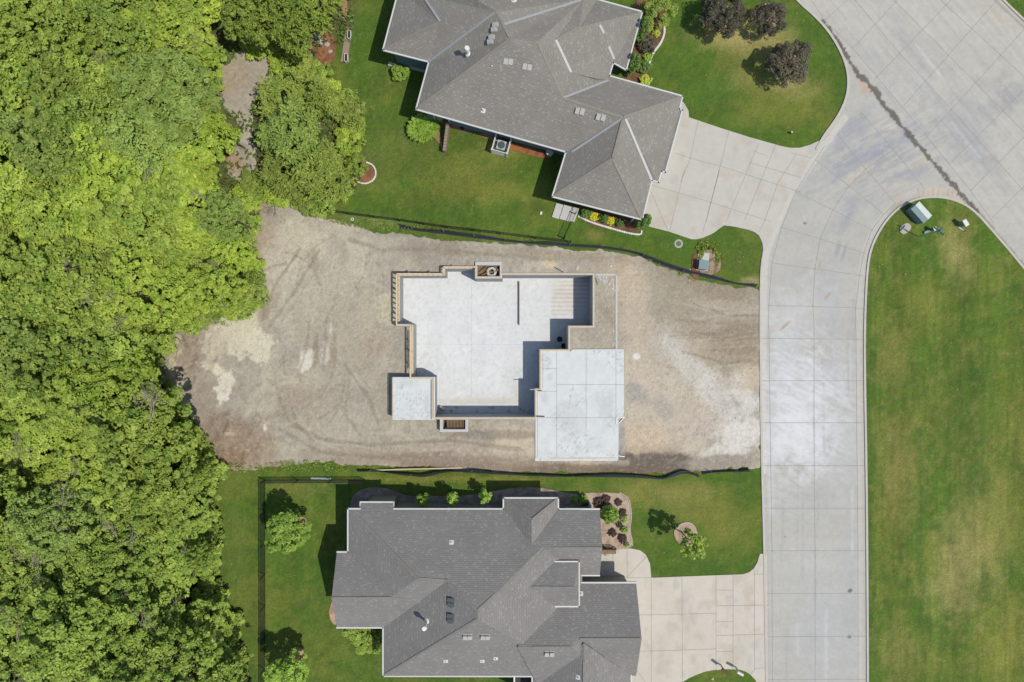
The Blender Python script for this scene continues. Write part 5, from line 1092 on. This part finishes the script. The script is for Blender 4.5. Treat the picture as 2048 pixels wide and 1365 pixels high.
# ================================================================ PLANTS
def leafquads(P, Nn, size, elong, rs, tdir=None):
    n = len(P); Nn = Nn / (np.linalg.norm(Nn, axis=1, keepdims=True) + 1e-9)
    r = rs.normal(size=(n, 3)) if tdir is None else tdir + rs.normal(size=(n, 3)) * .25
    t = r - (r * Nn).sum(1, keepdims=True) * Nn; t /= (np.linalg.norm(t, axis=1, keepdims=True) + 1e-9); b = np.cross(Nn, t)
    s = (size * rs.uniform(.65, 1.35, n))[:, None]
    V = np.stack([P + t * s * elong, P + b * s * .62 - Nn * s * .18, P - t * s * elong * .9, P - b * s * .62 - Nn * s * .18], 1).reshape(-1, 3)
    return V, np.arange(4 * n).reshape(n, 4)
def crown(seed, R, Hc, z0, ncl, per, ls, rcl=.24, flat=.62, elong=1.0, spray=False, low=-.25, lump=.3):
    """clumps of leaves spread through a lumpy dome"""
    rs = np.random.RandomState(seed); P = []; N_ = []; TD = []; Rn = []
    lob = rs.uniform(0, 6.28, 4)
    for k in range(ncl):
        u = rs.uniform(low, 1); th = rs.uniform(0, 6.28318); ph = math.sqrt(max(0, 1 - u * u))
        lumpf = 1 + lump * (math.sin(3 * th + lob[0]) * .5 + math.sin(5 * th + lob[1]) * .35 + math.sin(2 * th + 4 * u + lob[2]) * .4) * .6
        rad = (rs.uniform(.45, 1.0) ** .5) * lumpf; c = np.array([R * ph * math.cos(th) * rad, R * ph * math.sin(th) * rad, z0 + Hc * u * rad])
        rc = R * rcl * rs.uniform(.6, 1.35); n = int(per * rs.uniform(.7, 1.3)); cr = rs.uniform(0, .45)
        d = rs.normal(size=(n, 3)); d[:, 2] = np.abs(d[:, 2]) * 1.0 - .25; d /= np.linalg.norm(d, axis=1, keepdims=True)
        if spray:
            out = np.array([math.cos(th), math.sin(th), .25]); ntw = 7; tw = rs.randint(0, ntw, n); ta = rs.uniform(-2.4, 2.4, ntw); s = rs.uniform(0, 1, n)
            dx = np.stack([np.cos(th + ta[tw]), np.sin(th + ta[tw]), .15 + .5 * (1 - s)], 1)
            p = c + dx * (s[:, None] * rc * 1.5) + rs.normal(size=(n, 3)) * rc * .10; TD.append(dx); nn = np.array([0, 0, 1.]) + rs.normal(size=(n, 3)) * .45
        else:
            p = c + d * np.array([rc, rc, rc * flat]) * rs.uniform(.7, 1.05, n)[:, None]; nn = d * .6 + np.array([0, 0, .8]) + rs.normal(size=(n, 3)) * .38; TD.append(d)
        P.append(p); N_.append(nn); Rn.append(np.clip(cr + rs.uniform(0, .55, n), 0, 1))
    P = np.concatenate(P); N_ = np.concatenate(N_); V, F = leafquads(P, N_, ls, elong, rs, np.concatenate(TD) if spray else None)
    return V, F, np.repeat(np.concatenate(Rn), 4)
def trunkmb(seed, R, Hc, z0, r=.16, base=0, limbs=7):
    rr = random.Random(seed); m = MB(); f = Vector((rr.uniform(-.15, .15), rr.uniform(-.15, .15), z0 * .55)); m.tube((0, 0, -.3), f, r * 1.25, r * .85, 9, cap=False)
    top = Vector((rr.uniform(-.3, .3), rr.uniform(-.3, .3), z0 + Hc * .7)); m.tube(f, top, r * .8, r * .15, 7)
    for i in range(limbs):
        a = 2 * math.pi * i / limbs + rr.uniform(-.3, .3); s = f.lerp(top, rr.uniform(0, .6)); e = Vector((R * .72 * math.cos(a), R * .72 * math.sin(a), z0 + Hc * rr.uniform(.05, .6))); mid = s.lerp(e, .5) + Vector((0, 0, rr.uniform(0, .3) * R * .3))
        m.tube(s, mid, r * .5, r * .3, 6, cap=False); m.tube(mid, e, r * .3, r * .07, 5)
        for q in range(2): e2 = e + Vector((rr.uniform(-.3, .3) * R, rr.uniform(-.3, .3) * R, rr.uniform(0, .2) * R)); m.tube(mid.lerp(e, .5), e2, r * .18, r * .05, 4)
    return m
PROTO = {}
def proto(key, V, F, rnd, leaf, trunk=None, bark='bark', cname='crown', tname='trunk'):
    root = bpy.data.objects.new(key, None); cr = npmesh(cname, V, F, leaf, [('rnd', 'F', rnd)]); scene.collection.objects.unlink(cr); parts = [cr]
    if trunk is not None: t = trunk.build(tname, bark, None, True); scene.collection.objects.unlink(t); parts.append(t)
    PROTO[key] = parts
USED = set()
def plant(key, name, label, cat, loc, sc=1, rz=None, group=None, scz=None, leaf=None, solo=False, rs=random.Random(5)):
    rz = rs.uniform(0, 6.28) if rz is None else rz
    if solo:
        o = PROTO[key][0].copy(); link(o); o.name = name; o.parent = None; o.location = loc; o.rotation_euler = (0, 0, rz); o.scale = (sc, sc, scz or sc); tag(o, label, cat, group); r = o
    else:
        r = thing(name, label, cat, loc, group, rz); r.scale = (sc, sc, scz or sc)
        for q in PROTO[key]: c = q.copy(); link(c); c.parent = r; o = c if q is PROTO[key][0] else o
    if leaf: o.material_slots[0].link = 'OBJECT'; o.material_slots[0].material = MATS[leaf]
    return r
# unit trees: crown radius 3 m
for k in range(5):
    V, F, r_ = crown(10 + k, 3.0, 2.9, 5.0, [250, 190, 300, 210, 240][k], [78, 95, 60, 85, 70][k], [.10, .115, .085, .105, .095][k], [.115, .14, .095, .125, .10][k], .8, lump=.5); proto('broad%d' % k, V, F, r_, 'leaf_mid', trunkmb(k, 3, 2.6, 5))
for k in range(2):
    V, F, r_ = crown(40 + k, 3.0, 2.2, 5.0, 200, 80, .09, .16, .5, 1.7); proto('fine%d' % k, V, F, r_, 'leaf_feather', trunkmb(k + 9, 3, 2.2, 5))
for k in range(3):
    V, F, r_ = crown(60 + k, 3.0, 2.6, 4.6, 170, 78, .10, .18, .55, 1.8, True, lump=.6); proto('elm%d' % k, V, F, r_, 'leaf_elm', trunkmb(k + 19, 3, 2.4, 4.6))
for k in range(3):
    V, F, r_ = crown(80 + k, 1.0, .75, .75, 42, 60, .085, .3, .6, 1.1, low=-.6); proto('bush%d' % k, V, F, r_, 'leaf_mid', trunkmb(k + 29, 1, .7, .5, .04, limbs=5), cname='foliage', tname='stem')
# bare grey limbs that stand out of the canopy
def deadmb(seed):
    rr = random.Random(seed); m = MB()
    def grow(p, d, L_, r, dep):
        q = p + d * L_; m.tube(p, q, r, r * .6, 5 if dep > 1 else 3)
        if dep == 0: return
        for _ in range(3 if dep > 1 else 2):
            e = Vector((d.x + rr.uniform(-.75, .75), d.y + rr.uniform(-.75, .75), d.z * .6 + rr.uniform(-.1, .25))).normalized(); grow(p.lerp(q, rr.uniform(.45, 1)), e, L_ * rr.uniform(.5, .9), r * .6, dep - 1)
    a = rr.uniform(0, 6.28); grow(Vector((0, 0, 0)), Vector((math.cos(a), math.sin(a), .2)).normalized(), 1.0, .03, 4); return m
DEAD = []
for k in range(5):
    o = deadmb(k + 3).build('bare_branch', 'deadwood', None); scene.collection.objects.unlink(o); DEAD.append(o)
# ---- the wood: trees stand in loose rows
WX = [(p[0], p[1]) for p in WOOD]; EASTC = (600, 250)
ORD = 'first second third fourth fifth sixth seventh eighth ninth tenth eleventh twelfth thirteenth fourteenth fifteenth sixteenth seventeenth eighteenth nineteenth twentieth'.split()
rr = random.Random(77); TREES = []
ys = list(range(-30, 1440, 76)); ri = 0
for y in ys:
    row = []; x = -46 + (38 if (ys.index(y) % 2) else 0)
    while x < 760:
        px_, py_ = x + rr.uniform(-13, 13), y + rr.uniform(-13, 13); d = float(sdf(np.array([px_]), np.array([py_]), WX)[0])
        if d < -19 and rr.random() > (.13 if py_ > 820 else .05): row.append((px_, py_, -d))
        x += rr.uniform(72, 88)
    TREES.append(row)
def species(x, y):
    if x > 475 and y > 90 and y < 430: return ('elm', 'leaf_elm', 'arching olive-green')
    if x > 500 and y <= 90: return ('elm', 'leaf_mid', 'arching mid-green')
    if 150 < x < 400 and 90 < y < 210: return ('fine', 'leaf_feather', 'feathery grey-green')
    if x < 200 and 180 < y < 330: return ('broad', 'leaf_mid', 'mid-green')
    if 120 < x < 520 and 200 < y < 430: return ('broad', 'leaf_bright', 'bright yellow-green')
    if 330 < x < 540 and 430 < y < 640: return ('broad', 'leaf_bright', 'bright yellow-green')
    if y < 200: return ('broad', 'leaf_bright' if x > 300 else 'leaf_mid', 'bright green' if x > 300 else 'mid-green')
    if y > 1050: return ('broad', 'leaf_deep', 'deep green')
    return ('broad', 'leaf_mid', 'mid-green')
cnt = 0
KEEP = [[(422,150),(470,128),(512,100),(526,112),(530,130),(492,208),(452,208)], [(596,100),(630,46),(680,50),(684,-20),(705,-20),(704,138),(640,150),(594,144)], [(470,208),(500,208),(492,262),(470,262)], [(432,318),(462,318),(462,338),(432,338)], [(716,322),(758,322),(758,372),(716,372)], [(505,375),(545,385),(520,440),(500,430)]]
for ri, row in enumerate(TREES):
    ci = -1
    for (x, y, d) in row:
        kd, lf, word = species(x, y); nk = {'broad': 5, 'fine': 2, 'elm': 3}[kd]; cnt += 1
        if rr.random() < .22: lf, word = rr.choice([('leaf_mid', 'mid-green'), ('leaf_deep', 'deep green'), ('leaf_feather', 'grey-green')])
        if kd == 'broad' and cnt % 4 == 1 and lf != 'leaf_bright': lf = 'leaf_bright' if y > 400 and y < 1000 else 'leaf_deep'; word = {'leaf_bright': 'bright yellow-green', 'leaf_deep': 'deep green'}[lf]
        Rp = min(80, max(26, d * .9 + 3)) * rr.uniform(.9, 1.1); s = Rp / 72.0; hz = rr.uniform(.62, 1.32) * (.6 + .4 * s)
        if kd == 'elm': Rp = min(Rp, rr.uniform(46, 62))
        for KO in KEEP:
            dk_ = float(sdf(np.array([x]), np.array([y]), KO)[0]); Rp = min(Rp, dk_ * .92 - 1)
        if Rp < 18: continue
        ci += 1
        s = Rp / 72.0; top = 5.5 * hz; p = Gd(x, y, top); p.z = float(T(p.x, p.y)) - .1
        lab = '%s %s tree, %s from the left in the %s row of the wood from the top' % (['tall', 'broad'][cnt % 2] if False else 'leafy', word, ORD[ci], ORD[ri])
        lab = '%s tree, %s from the left in the %s row of the wood, counting down' % (word, ORD[ci], ORD[ri])
        t = plant(kd + str(rr.randrange(nk)), 'broadleaf_tree', lab, 'tree', p, s, None, 'trees of the wood', hz, lf, rs=rr)
        pr = .75 if (y > 850) else .35
        if kd == 'broad' and rr.random() < pr:
            for q in range(3 if y > 850 else 2):
                b = DEAD[rr.randrange(5)].copy(); link(b); b.parent = t; a = rr.uniform(0, 6.28); b.location = (1.5 * math.cos(a), 1.5 * math.sin(a), 6.55 + rr.uniform(-.6, .5)); b.rotation_euler = (0, 0, rr.uniform(0, 6.28)); b.scale = (rr.uniform(.9, 1.5),) * 3
# shrubs along the edge of the wood
edge = chaikin(WX[2:-2], 1); k = 0; acc = 0; nb = 0
EDG = []; ZC = {}
for a, b in zip(edge[:-1], edge[1:]):
    L_ = math.hypot(b[0] - a[0], b[1] - a[1])
    while acc < L_:
        t = acc / L_; EDG.append((a[0] + (b[0] - a[0]) * t, a[1] + (b[1] - a[1]) * t)); acc += 30
    acc -= L_
for (x, y) in EDG:
    if not (-20 < x < 760 and -10 < y < 1380): continue
    x += rr.uniform(-14, 2); y += rr.uniform(-8, 8); nb += 1; sc = rr.uniform(.7, 1.35)
    if (425 < x < 545 and 95 < y < 345) or (x > 690 and 300 < y < 385) or (600 < x < 712 and y < 145): continue
    p = Gd(x, y, .5); p.z = float(T(p.x, p.y)); zn = 'beside the path and corner garden' if y < 165 else ('beside the north lawn' if x > 640 else ('along the upper edge of the dirt lot' if y < 600 else ('along the lower edge of the dirt lot' if y < 945 else 'beside the mown strip')))
    lf = ['leaf_mid', 'leaf_bright', 'leaf_deep', 'leaf_elm'][nb % 4] if y < 900 else ['leaf_mid', 'leaf_deep'][nb % 2]; wd_ = {'leaf_mid': 'mid-green', 'leaf_bright': 'yellow-green', 'leaf_deep': 'dark green', 'leaf_elm': 'olive'}[lf]
    ZC[(zn, wd_)] = ZC.get((zn, wd_), 0) + 1; q_ = ZC[(zn, wd_)]
    plant('bush%d' % (nb % 3), 'wild_shrub', '%s %s wild shrub %s, counting down' % (ORD[q_ - 1], wd_, zn), 'shrub', p, sc, None, 'wild shrubs along the edge of the wood', None, lf, rs=rr)
# undergrowth beneath the trees: one mass
rs = np.random.RandomState(3); n_ = 60000; ux = rs.uniform(-120, 720, n_); uy = rs.uniform(-120, 1480, n_); dd = sdf(ux, uy, WX); kk = (dd < 4) & (fbm(ux / 30, uy / 30, 5) > .40)
ux, uy = ux[kk], uy[kk]; s_ = 1 / K; X = (ux - 1024) * s_; Y = (682.5 - uy) * s_; Z = T(X, Y) + rs.uniform(.03, .45, len(X))
V_, F_ = leafquads(np.stack([X, Y, Z], 1), np.array([0, 0, 1.]) + rs.normal(size=(len(X), 3)) * .5, .16, 1.2, rs)
o = npmesh('undergrowth', V_, F_, 'leaf_under', [('rnd', 'F', np.repeat(rs.uniform(0, 1, len(X)), 4))]); tag(o, 'green undergrowth of leafy weeds beneath the trees of the wood', 'undergrowth', kind='stuff')
# weeds on the edges of the dirt
def weeds(name, label, spots, dens, seed, size=.045, leaf='leaf_deep'):
    rs = np.random.RandomState(seed); P = []
    for (cx, cy, rx, ry, ang) in spots:
        n = int(dens * rx * ry / 100); a = rs.uniform(0, 6.28, n); r = np.sqrt(rs.uniform(0, 1, n)); c, s = math.cos(R_(ang)), math.sin(R_(ang)); u = rx * r * np.cos(a); v = ry * r * np.sin(a); x = cx + u * c - v * s; y = cy + u * s + v * c
        k = fbm(x / 7, y / 7, seed, 3) > .5; P.append(np.stack([x[k], y[k]], 1))
    P = np.concatenate(P); X = (P[:, 0] - 1024) * s_; Y = (682.5 - P[:, 1]) * s_; z0 = T(X, Y); X = X * (H - z0) / H; Y = Y * (H - z0) / H
    V, F = leafquads(np.stack([X, Y, z0 + rs.uniform(.02, .2, len(X))], 1), np.array([0, 0, .8]) + rs.normal(size=(len(X), 3)) * .7, size, 1.6, rs)
    tag(npmesh(name, V, F, leaf, [('rnd', 'F', np.repeat(rs.uniform(0, 1, len(X)), 4))]), label, 'weeds', kind='stuff')
weeds('weeds', 'sparse green weeds scattered along the edges of the dirt lot', [(590,932,80,12,-2), (740,450,100,10,8), (430,935,30,16,0), (465,925,10,8,0), (680,936,60,7,0), (1340,540,60,3,24), (860,458,60,4,8), (430,640,60,20,-10), (320,745,16,40,0), (500,440,14,50,0), (475,935,30,10,0)], 130, 5)
weeds('ornamental_grass_patch', 'rough tall grass round the green utility box by the lot corner', [(1398,505,9,16,10), (1436,516,10,20,-15), (1418,492,22,7,10)], 420, 8, .07, 'leaf_mid')
# bare brushy shrubs at the mouth of the path
for (x, y, s, lb) in ((556,398,.75,'bare grey brush heap at the north corner of the dirt lot'), (462,285,.8,'bare grey twiggy bush among the trees beside the path'), (345,668,.9,'grey dead brush at the west tip of the dirt lot'), (190,150,1,'bare grey treetop in the upper left of the wood'), (40,830,1.4,'tangle of fallen dead limbs at the left side of the wood'), (20,700,1.2,'bare grey treetop at the left edge of the wood')):
    hz = 5.6 if x < 200 else .15; p = Gd(x, y, hz); mm = MB()
    for q in range(3):
        t_ = deadmb(int(x) + q); ang = q * 2.1; Mz = Matrix.Rotation(ang, 3, 'Z'); b_ = len(mm.v); mm.v += [tuple(p + Mz @ Vector(v) * s) for v in t_.v]; mm.f += [[b_ + i for i in f] for f in t_.f]; mm.m += t_.m
    item('dead_brush', mm, 'deadwood', lb, 'dead brush')
# ---- purple trees
V, F, r_ = crown(201, 1.9, 1.5, 2.5, 150, 70, .07, .17, .8, 1.1, low=-.5, lump=.4); proto('purple0', V, F, r_, 'leaf_purple', trunkmb(50, 1.9, 1.5, 2.4, .09))
V, F, r_ = crown(205, 1.9, 1.5, 2.5, 130, 70, .07, .17, .8, 1.1, low=-.5, lump=.4); proto('purple1', V, F, r_, 'leaf_purple', trunkmb(51, 1.9, 1.5, 2.4, .09))
for (k, x, y, R0, lb) in (('purple0', 1452, 20, 46, 'round purple-leaved tree, the leftmost of three on the front lawn'), ('purple1', 1548, 26, 38, 'purple-leaved tree at the top, the middle one of three on the front lawn'), ('purple0', 1586, 118, 45, 'round purple-leaved tree standing lowest of three, nearest the street corner')):
    p = Gd(x, y, 2.8); p.z = .02; plant(k, 'purple_tree', lb, 'tree', p, R0 / 24 / 1.9 * .86, 1.0 * x, 'purple trees on the front lawn')
# ---- young trees of the south house
V, F, r_ = crown(221, 1.5, 1.4, 2.6, 130, 50, .085, .16, .8, 1.2, low=-.4, lump=.45); proto('maple', V, F, r_, 'leaf_maple', trunkmb(60, 1.5, 1.4, 2.4, .07))
for (x, y, s, lb) in ((573,1066,1.02,'young bright green maple inside the chain-link fence, the upper of two'), (577,1352,1.02,'young bright green maple inside the chain-link fence, at the bottom edge')):
    p = Gd(x, y, 3.4); p.z = float(T(p.x, p.y)); plant('maple', 'maple_tree', lb, 'tree', p, s, x * .3, 'young maples on the back lawn', 1.2)
V, F, r_ = crown(231, .85, 1.6, 3.0, 70, 30, .07, .17, 1.2, 1.4, low=-.8, lump=.5); proto('young', V, F, r_, 'leaf_mid', trunkmb(61, .8, 1.3, 2.6, .05))
p = Gd(1384, 1088, 3.4); p.z = .02; plant('young', 'young_tree', 'slender young tree beside a tan stone ring on the south front lawn', 'tree', p, 1.05, 1, None, 1.15)
V, F, r_ = crown(241, .42, 1.1, 1.7, 26, 42, .07, .42, 1.3, 1.0, low=-.9); proto('column', V, F, r_, 'leaf_maple', trunkmb(62, .35, 1.1, 1.5, .03, limbs=4))
for (x, y, lb) in ((845,1001,'slim young tree in the gravel bed, the left one of three'), (904,999,'slim young tree in the gravel bed, the middle one of three'), (970,994,'slim young tree in the gravel bed, the right one of three')):
    p = Gd(x, y, 2.0); p.z = float(T(p.x, p.y)); plant('column', 'columnar_tree', lb, 'tree', p, 1.0, x, 'slim young trees north of the south house', 1.05)
# white-flowering tree and evergreens by the entry of the north house
V, F, r_ = crown(251, 1.25, 1.3, 2.2, 55, 80, .075, .27, .7, 1.1, low=-.5); proto('entrytree', V, F, r_, 'leaf_mid', trunkmb(63, 1.2, 1.2, 2, .06))
p = Gd(1318, 18, 2.8); p.z = .02; plant('entrytree', 'small_tree', 'small green tree with pale specks at the top of the entry bed', 'tree', p, .95, 1)
V, F, r_ = crown(261, .5, 1.55, 1.6, 60, 75, .05, .3, 1.3, 1.2, low=-.95, lump=.1); proto('arbor', V, F, r_, 'leaf_box', trunkmb(64, .4, 1.4, 1.5, .03, limbs=4))
for (x, y, s, sz, lb) in ((1285,55,.95,1.25,'tall columnar evergreen by the entry, the upper of two beside the roof edge'), (1268,122,.95,1.2,'tall columnar evergreen by the entry, the lower of two beside the roof edge'), (1291,440,1.0,1.1,'dark columnar evergreen at the garage corner by the driveway')):
    p = Gd(x, y, 2.6); p.z = .02; plant('arbor', 'columnar_evergreen', lb, 'evergreen', p, s, x, 'columnar evergreens at the north house', sz)
V, F, r_ = crown(271, .42, .38, .35, 46, 50, .04, .22, .9, 1.2, low=-.5, lump=.2); proto('box', V, F, r_, 'leaf_box')
V, F, r_ = crown(275, .4, .26, .24, 44, 34, .042, .22, .8, 1.7, low=-.4, lump=.45); proto('low', V, F, r_, 'leaf_barberry')
def sh(key, name, lb, x, y, s, leaf, group=None, cat='shrub', hz=.4):
    p = Gd(x, y, hz); p.z = float(T(p.x, p.y)) + .02; return plant(key, name, lb, cat, p, s, x * 1.3, group, None, leaf, True)
for x, y, s, lb in ((1172,427,1.0,'clipped round boxwood, the left one of three below the garage wall'), (1208,437,.9,'clipped round boxwood, the middle one of three below the garage wall'), (1240,446,.85,'clipped round boxwood, the right one of three below the garage wall')): sh('box', 'boxwood', lb, x, y, s, 'leaf_box', 'boxwoods below the garage wall')
for x, y, s, lb in ((1189,433,.85,'bright yellow shrub between the left and middle boxwoods'), (1222,442,.85,'bright yellow shrub between the middle and right boxwoods')): sh('low', 'yellow_shrub', lb, x, y, s, 'leaf_yellow', 'yellow shrubs below the garage wall')
sh('box', 'round_shrub', 'dark round evergreen shrub next to the lower columnar evergreen', 1288, 135, 1.2, 'leaf_box'); sh('low', 'lime_hosta', 'lime-yellow hosta at the lower end of the entry bed', 1291, 160, 1.15, 'leaf_lime', None, 'hosta')
sh('low', 'purple_shrub', 'dark purple spreading shrub in the rust mulch of the entry bed', 1295, 90, 1.7, 'leaf_purple'); sh('low', 'lime_shrub', 'small lime-green shrub beside the curved white edging', 1313, 64, .8, 'leaf_lime'); sh('low', 'lime_shrub', 'small green shrub between the purple shrub and the round evergreen', 1296, 112, .9, 'leaf_maple')
sh('box', 'round_shrub', 'leafy round green shrub below the back porch of the north house', 800, 148, 1.6, 'leaf_maple'); sh('box', 'round_shrub', 'leafy green bush beside the small white-edged mulch bed', 712, 330, 2.1, 'leaf_mid', hz=.8)
# ornamental grass
rs = np.random.RandomState(9); n = 1500; a = rs.uniform(0, 6.28, n); t = rs.uniform(.1, 1, n); dx = np.stack([np.cos(a), np.sin(a), 1.1 - 1.5 * t], 1); p0 = np.stack([np.cos(a) * t * 1.15, np.sin(a) * t * 1.0, .25 + .9 * t * (1.35 - t)], 1)
V, F = leafquads(p0, np.array([0, 0, 1.]) + rs.normal(size=(n, 3)) * .5, .17, 2.2, rs, dx * 6); V = V * [1, 1, 1]
proto('grassclump', V, F, np.repeat(rs.uniform(0, 1, n), 4), 'leaf_lime'); sh('grassclump', 'ornamental_grass', 'large yellow-green arching grass clump at the southwest corner of the north house', 846, 256, .95, 'leaf_maple', None, 'grass clump', .6)
# shrubs of the gravel bed by the south house
PB = [(1199,1007,1.1,'sprawling dark barberry, the uppermost left of the tan gravel bed'), (1213,1001,1.0,'dark barberry beside the sprawling one at the top of the tan gravel bed'), (1238,1006,.75,'round dark barberry in the upper right corner of the tan gravel bed'), (1247,1027,.8,'round dark barberry on the right side, second down the tan gravel bed'), (1239,1051,.65,'small dark barberry halfway down the tan gravel bed'), (1226,1068,.85,'round dark barberry left of centre, low in the tan gravel bed'), (1246,1079,.9,'round dark barberry lowest on the right of the tan gravel bed')]
for x, y, s, lb in PB: sh('low', 'barberry', lb, x, y, s * .92, 'leaf_barberry', 'dark barberries in the tan gravel bed')
for x, y, s, lb in ((1168,1000,.85,'green shrub at the upper left corner beside the downspout of the south house'), (1248,1039,.65,'small green shrub between the second and third right barberries'), (1249,1061,.65,'small green shrub above the lowest barberry'), (1254,1091,.5,'tiny green shrub at the bottom tip of the tan gravel bed'), (1150,1000,.7,'green shrub in the shade north of the south house corner')): sh('box', 'green_shrub', lb, x, y, s, 'leaf_maple', 'green shrubs near the tan gravel bed')
p = Gd(1220, 1030, 1.0); p.z = .03; plant('bush1', 'small_tree', 'leafy bright green bush tree in the middle of the tan gravel bed', 'tree', p, .66, 2, None, 1.3, 'leaf_maple')
p = Gd(738, 1285, .8); p.z = float(T(p.x, p.y)); plant('bush0', 'garden_shrub', 'broad green shrub in shade at the southwest step of the south house', 'shrub', p, 1.05, 1, None, 1.0, 'leaf_mid'); p = Gd(720, 1262, .6); p.z = float(T(p.x, p.y)); plant('bush2', 'garden_shrub', 'dark green shrub close under the southwest eave of the south house', 'shrub', p, 1.1, 1, None, 1.0, 'leaf_deep')
p = Gd(675, 30, 2); p.z = -1.2

# stones lying about the lot: far too many to count
rs = np.random.RandomState(31); n_ = 9000; ux = rs.uniform(300, 1522, n_); uy = rs.uniform(400, 948, n_); kk = (sdf(ux, uy, LOT) < -4) & (fbm(ux / 22, uy / 22, 71) + rs.uniform(-.25, .25, n_) > .56); ux, uy = ux[kk], uy[kk]
X = (ux - 1024) * s_; Y = (682.5 - uy) * s_; z0 = T(X, Y); X = X * (H - z0) / H; Y = Y * (H - z0) / H; ok = ~(pip(X, Y, offset(INT, .4)) | pip(X, Y, offset(GARAGE, .1)) | pip(X, Y, offset(PATIO, .15)) | pip(X, Y, offset(nwo, .1)) | pip(X, Y, offset(swo, .1)))
X, Y = X[ok], Y[ok]; Z = dirtz(X, Y); n_ = len(X); s1 = (.022 + .05 * rs.uniform(0, 1, n_) ** 4)[:, None, None]
base = np.array([(1, 0, 0), (0, 1, 0), (-1, 0, 0), (0, -1, 0), (0, 0, .8), (0, 0, -.6)]); Vv = (np.stack([X, Y, Z], 1)[:, None, :] + base[None] * s1 * rs.uniform(.6, 1.4, (n_, 6, 1))).reshape(-1, 3)
tr_ = np.array([(0, 1, 4), (1, 2, 4), (2, 3, 4), (3, 0, 4), (1, 0, 5), (2, 1, 5), (3, 2, 5), (0, 3, 5)]); Ff = (tr_[None] + (np.arange(n_) * 6)[:, None, None]).reshape(-1, 3)
mat('pebble', A(190, 180, 164), n1=(2, .3), n2=(9, .2)); tag(npmesh('loose_stones', Vv, Ff, 'pebble'), 'small loose stones and clods scattered over the dirt lot', 'stones', kind='stuff')
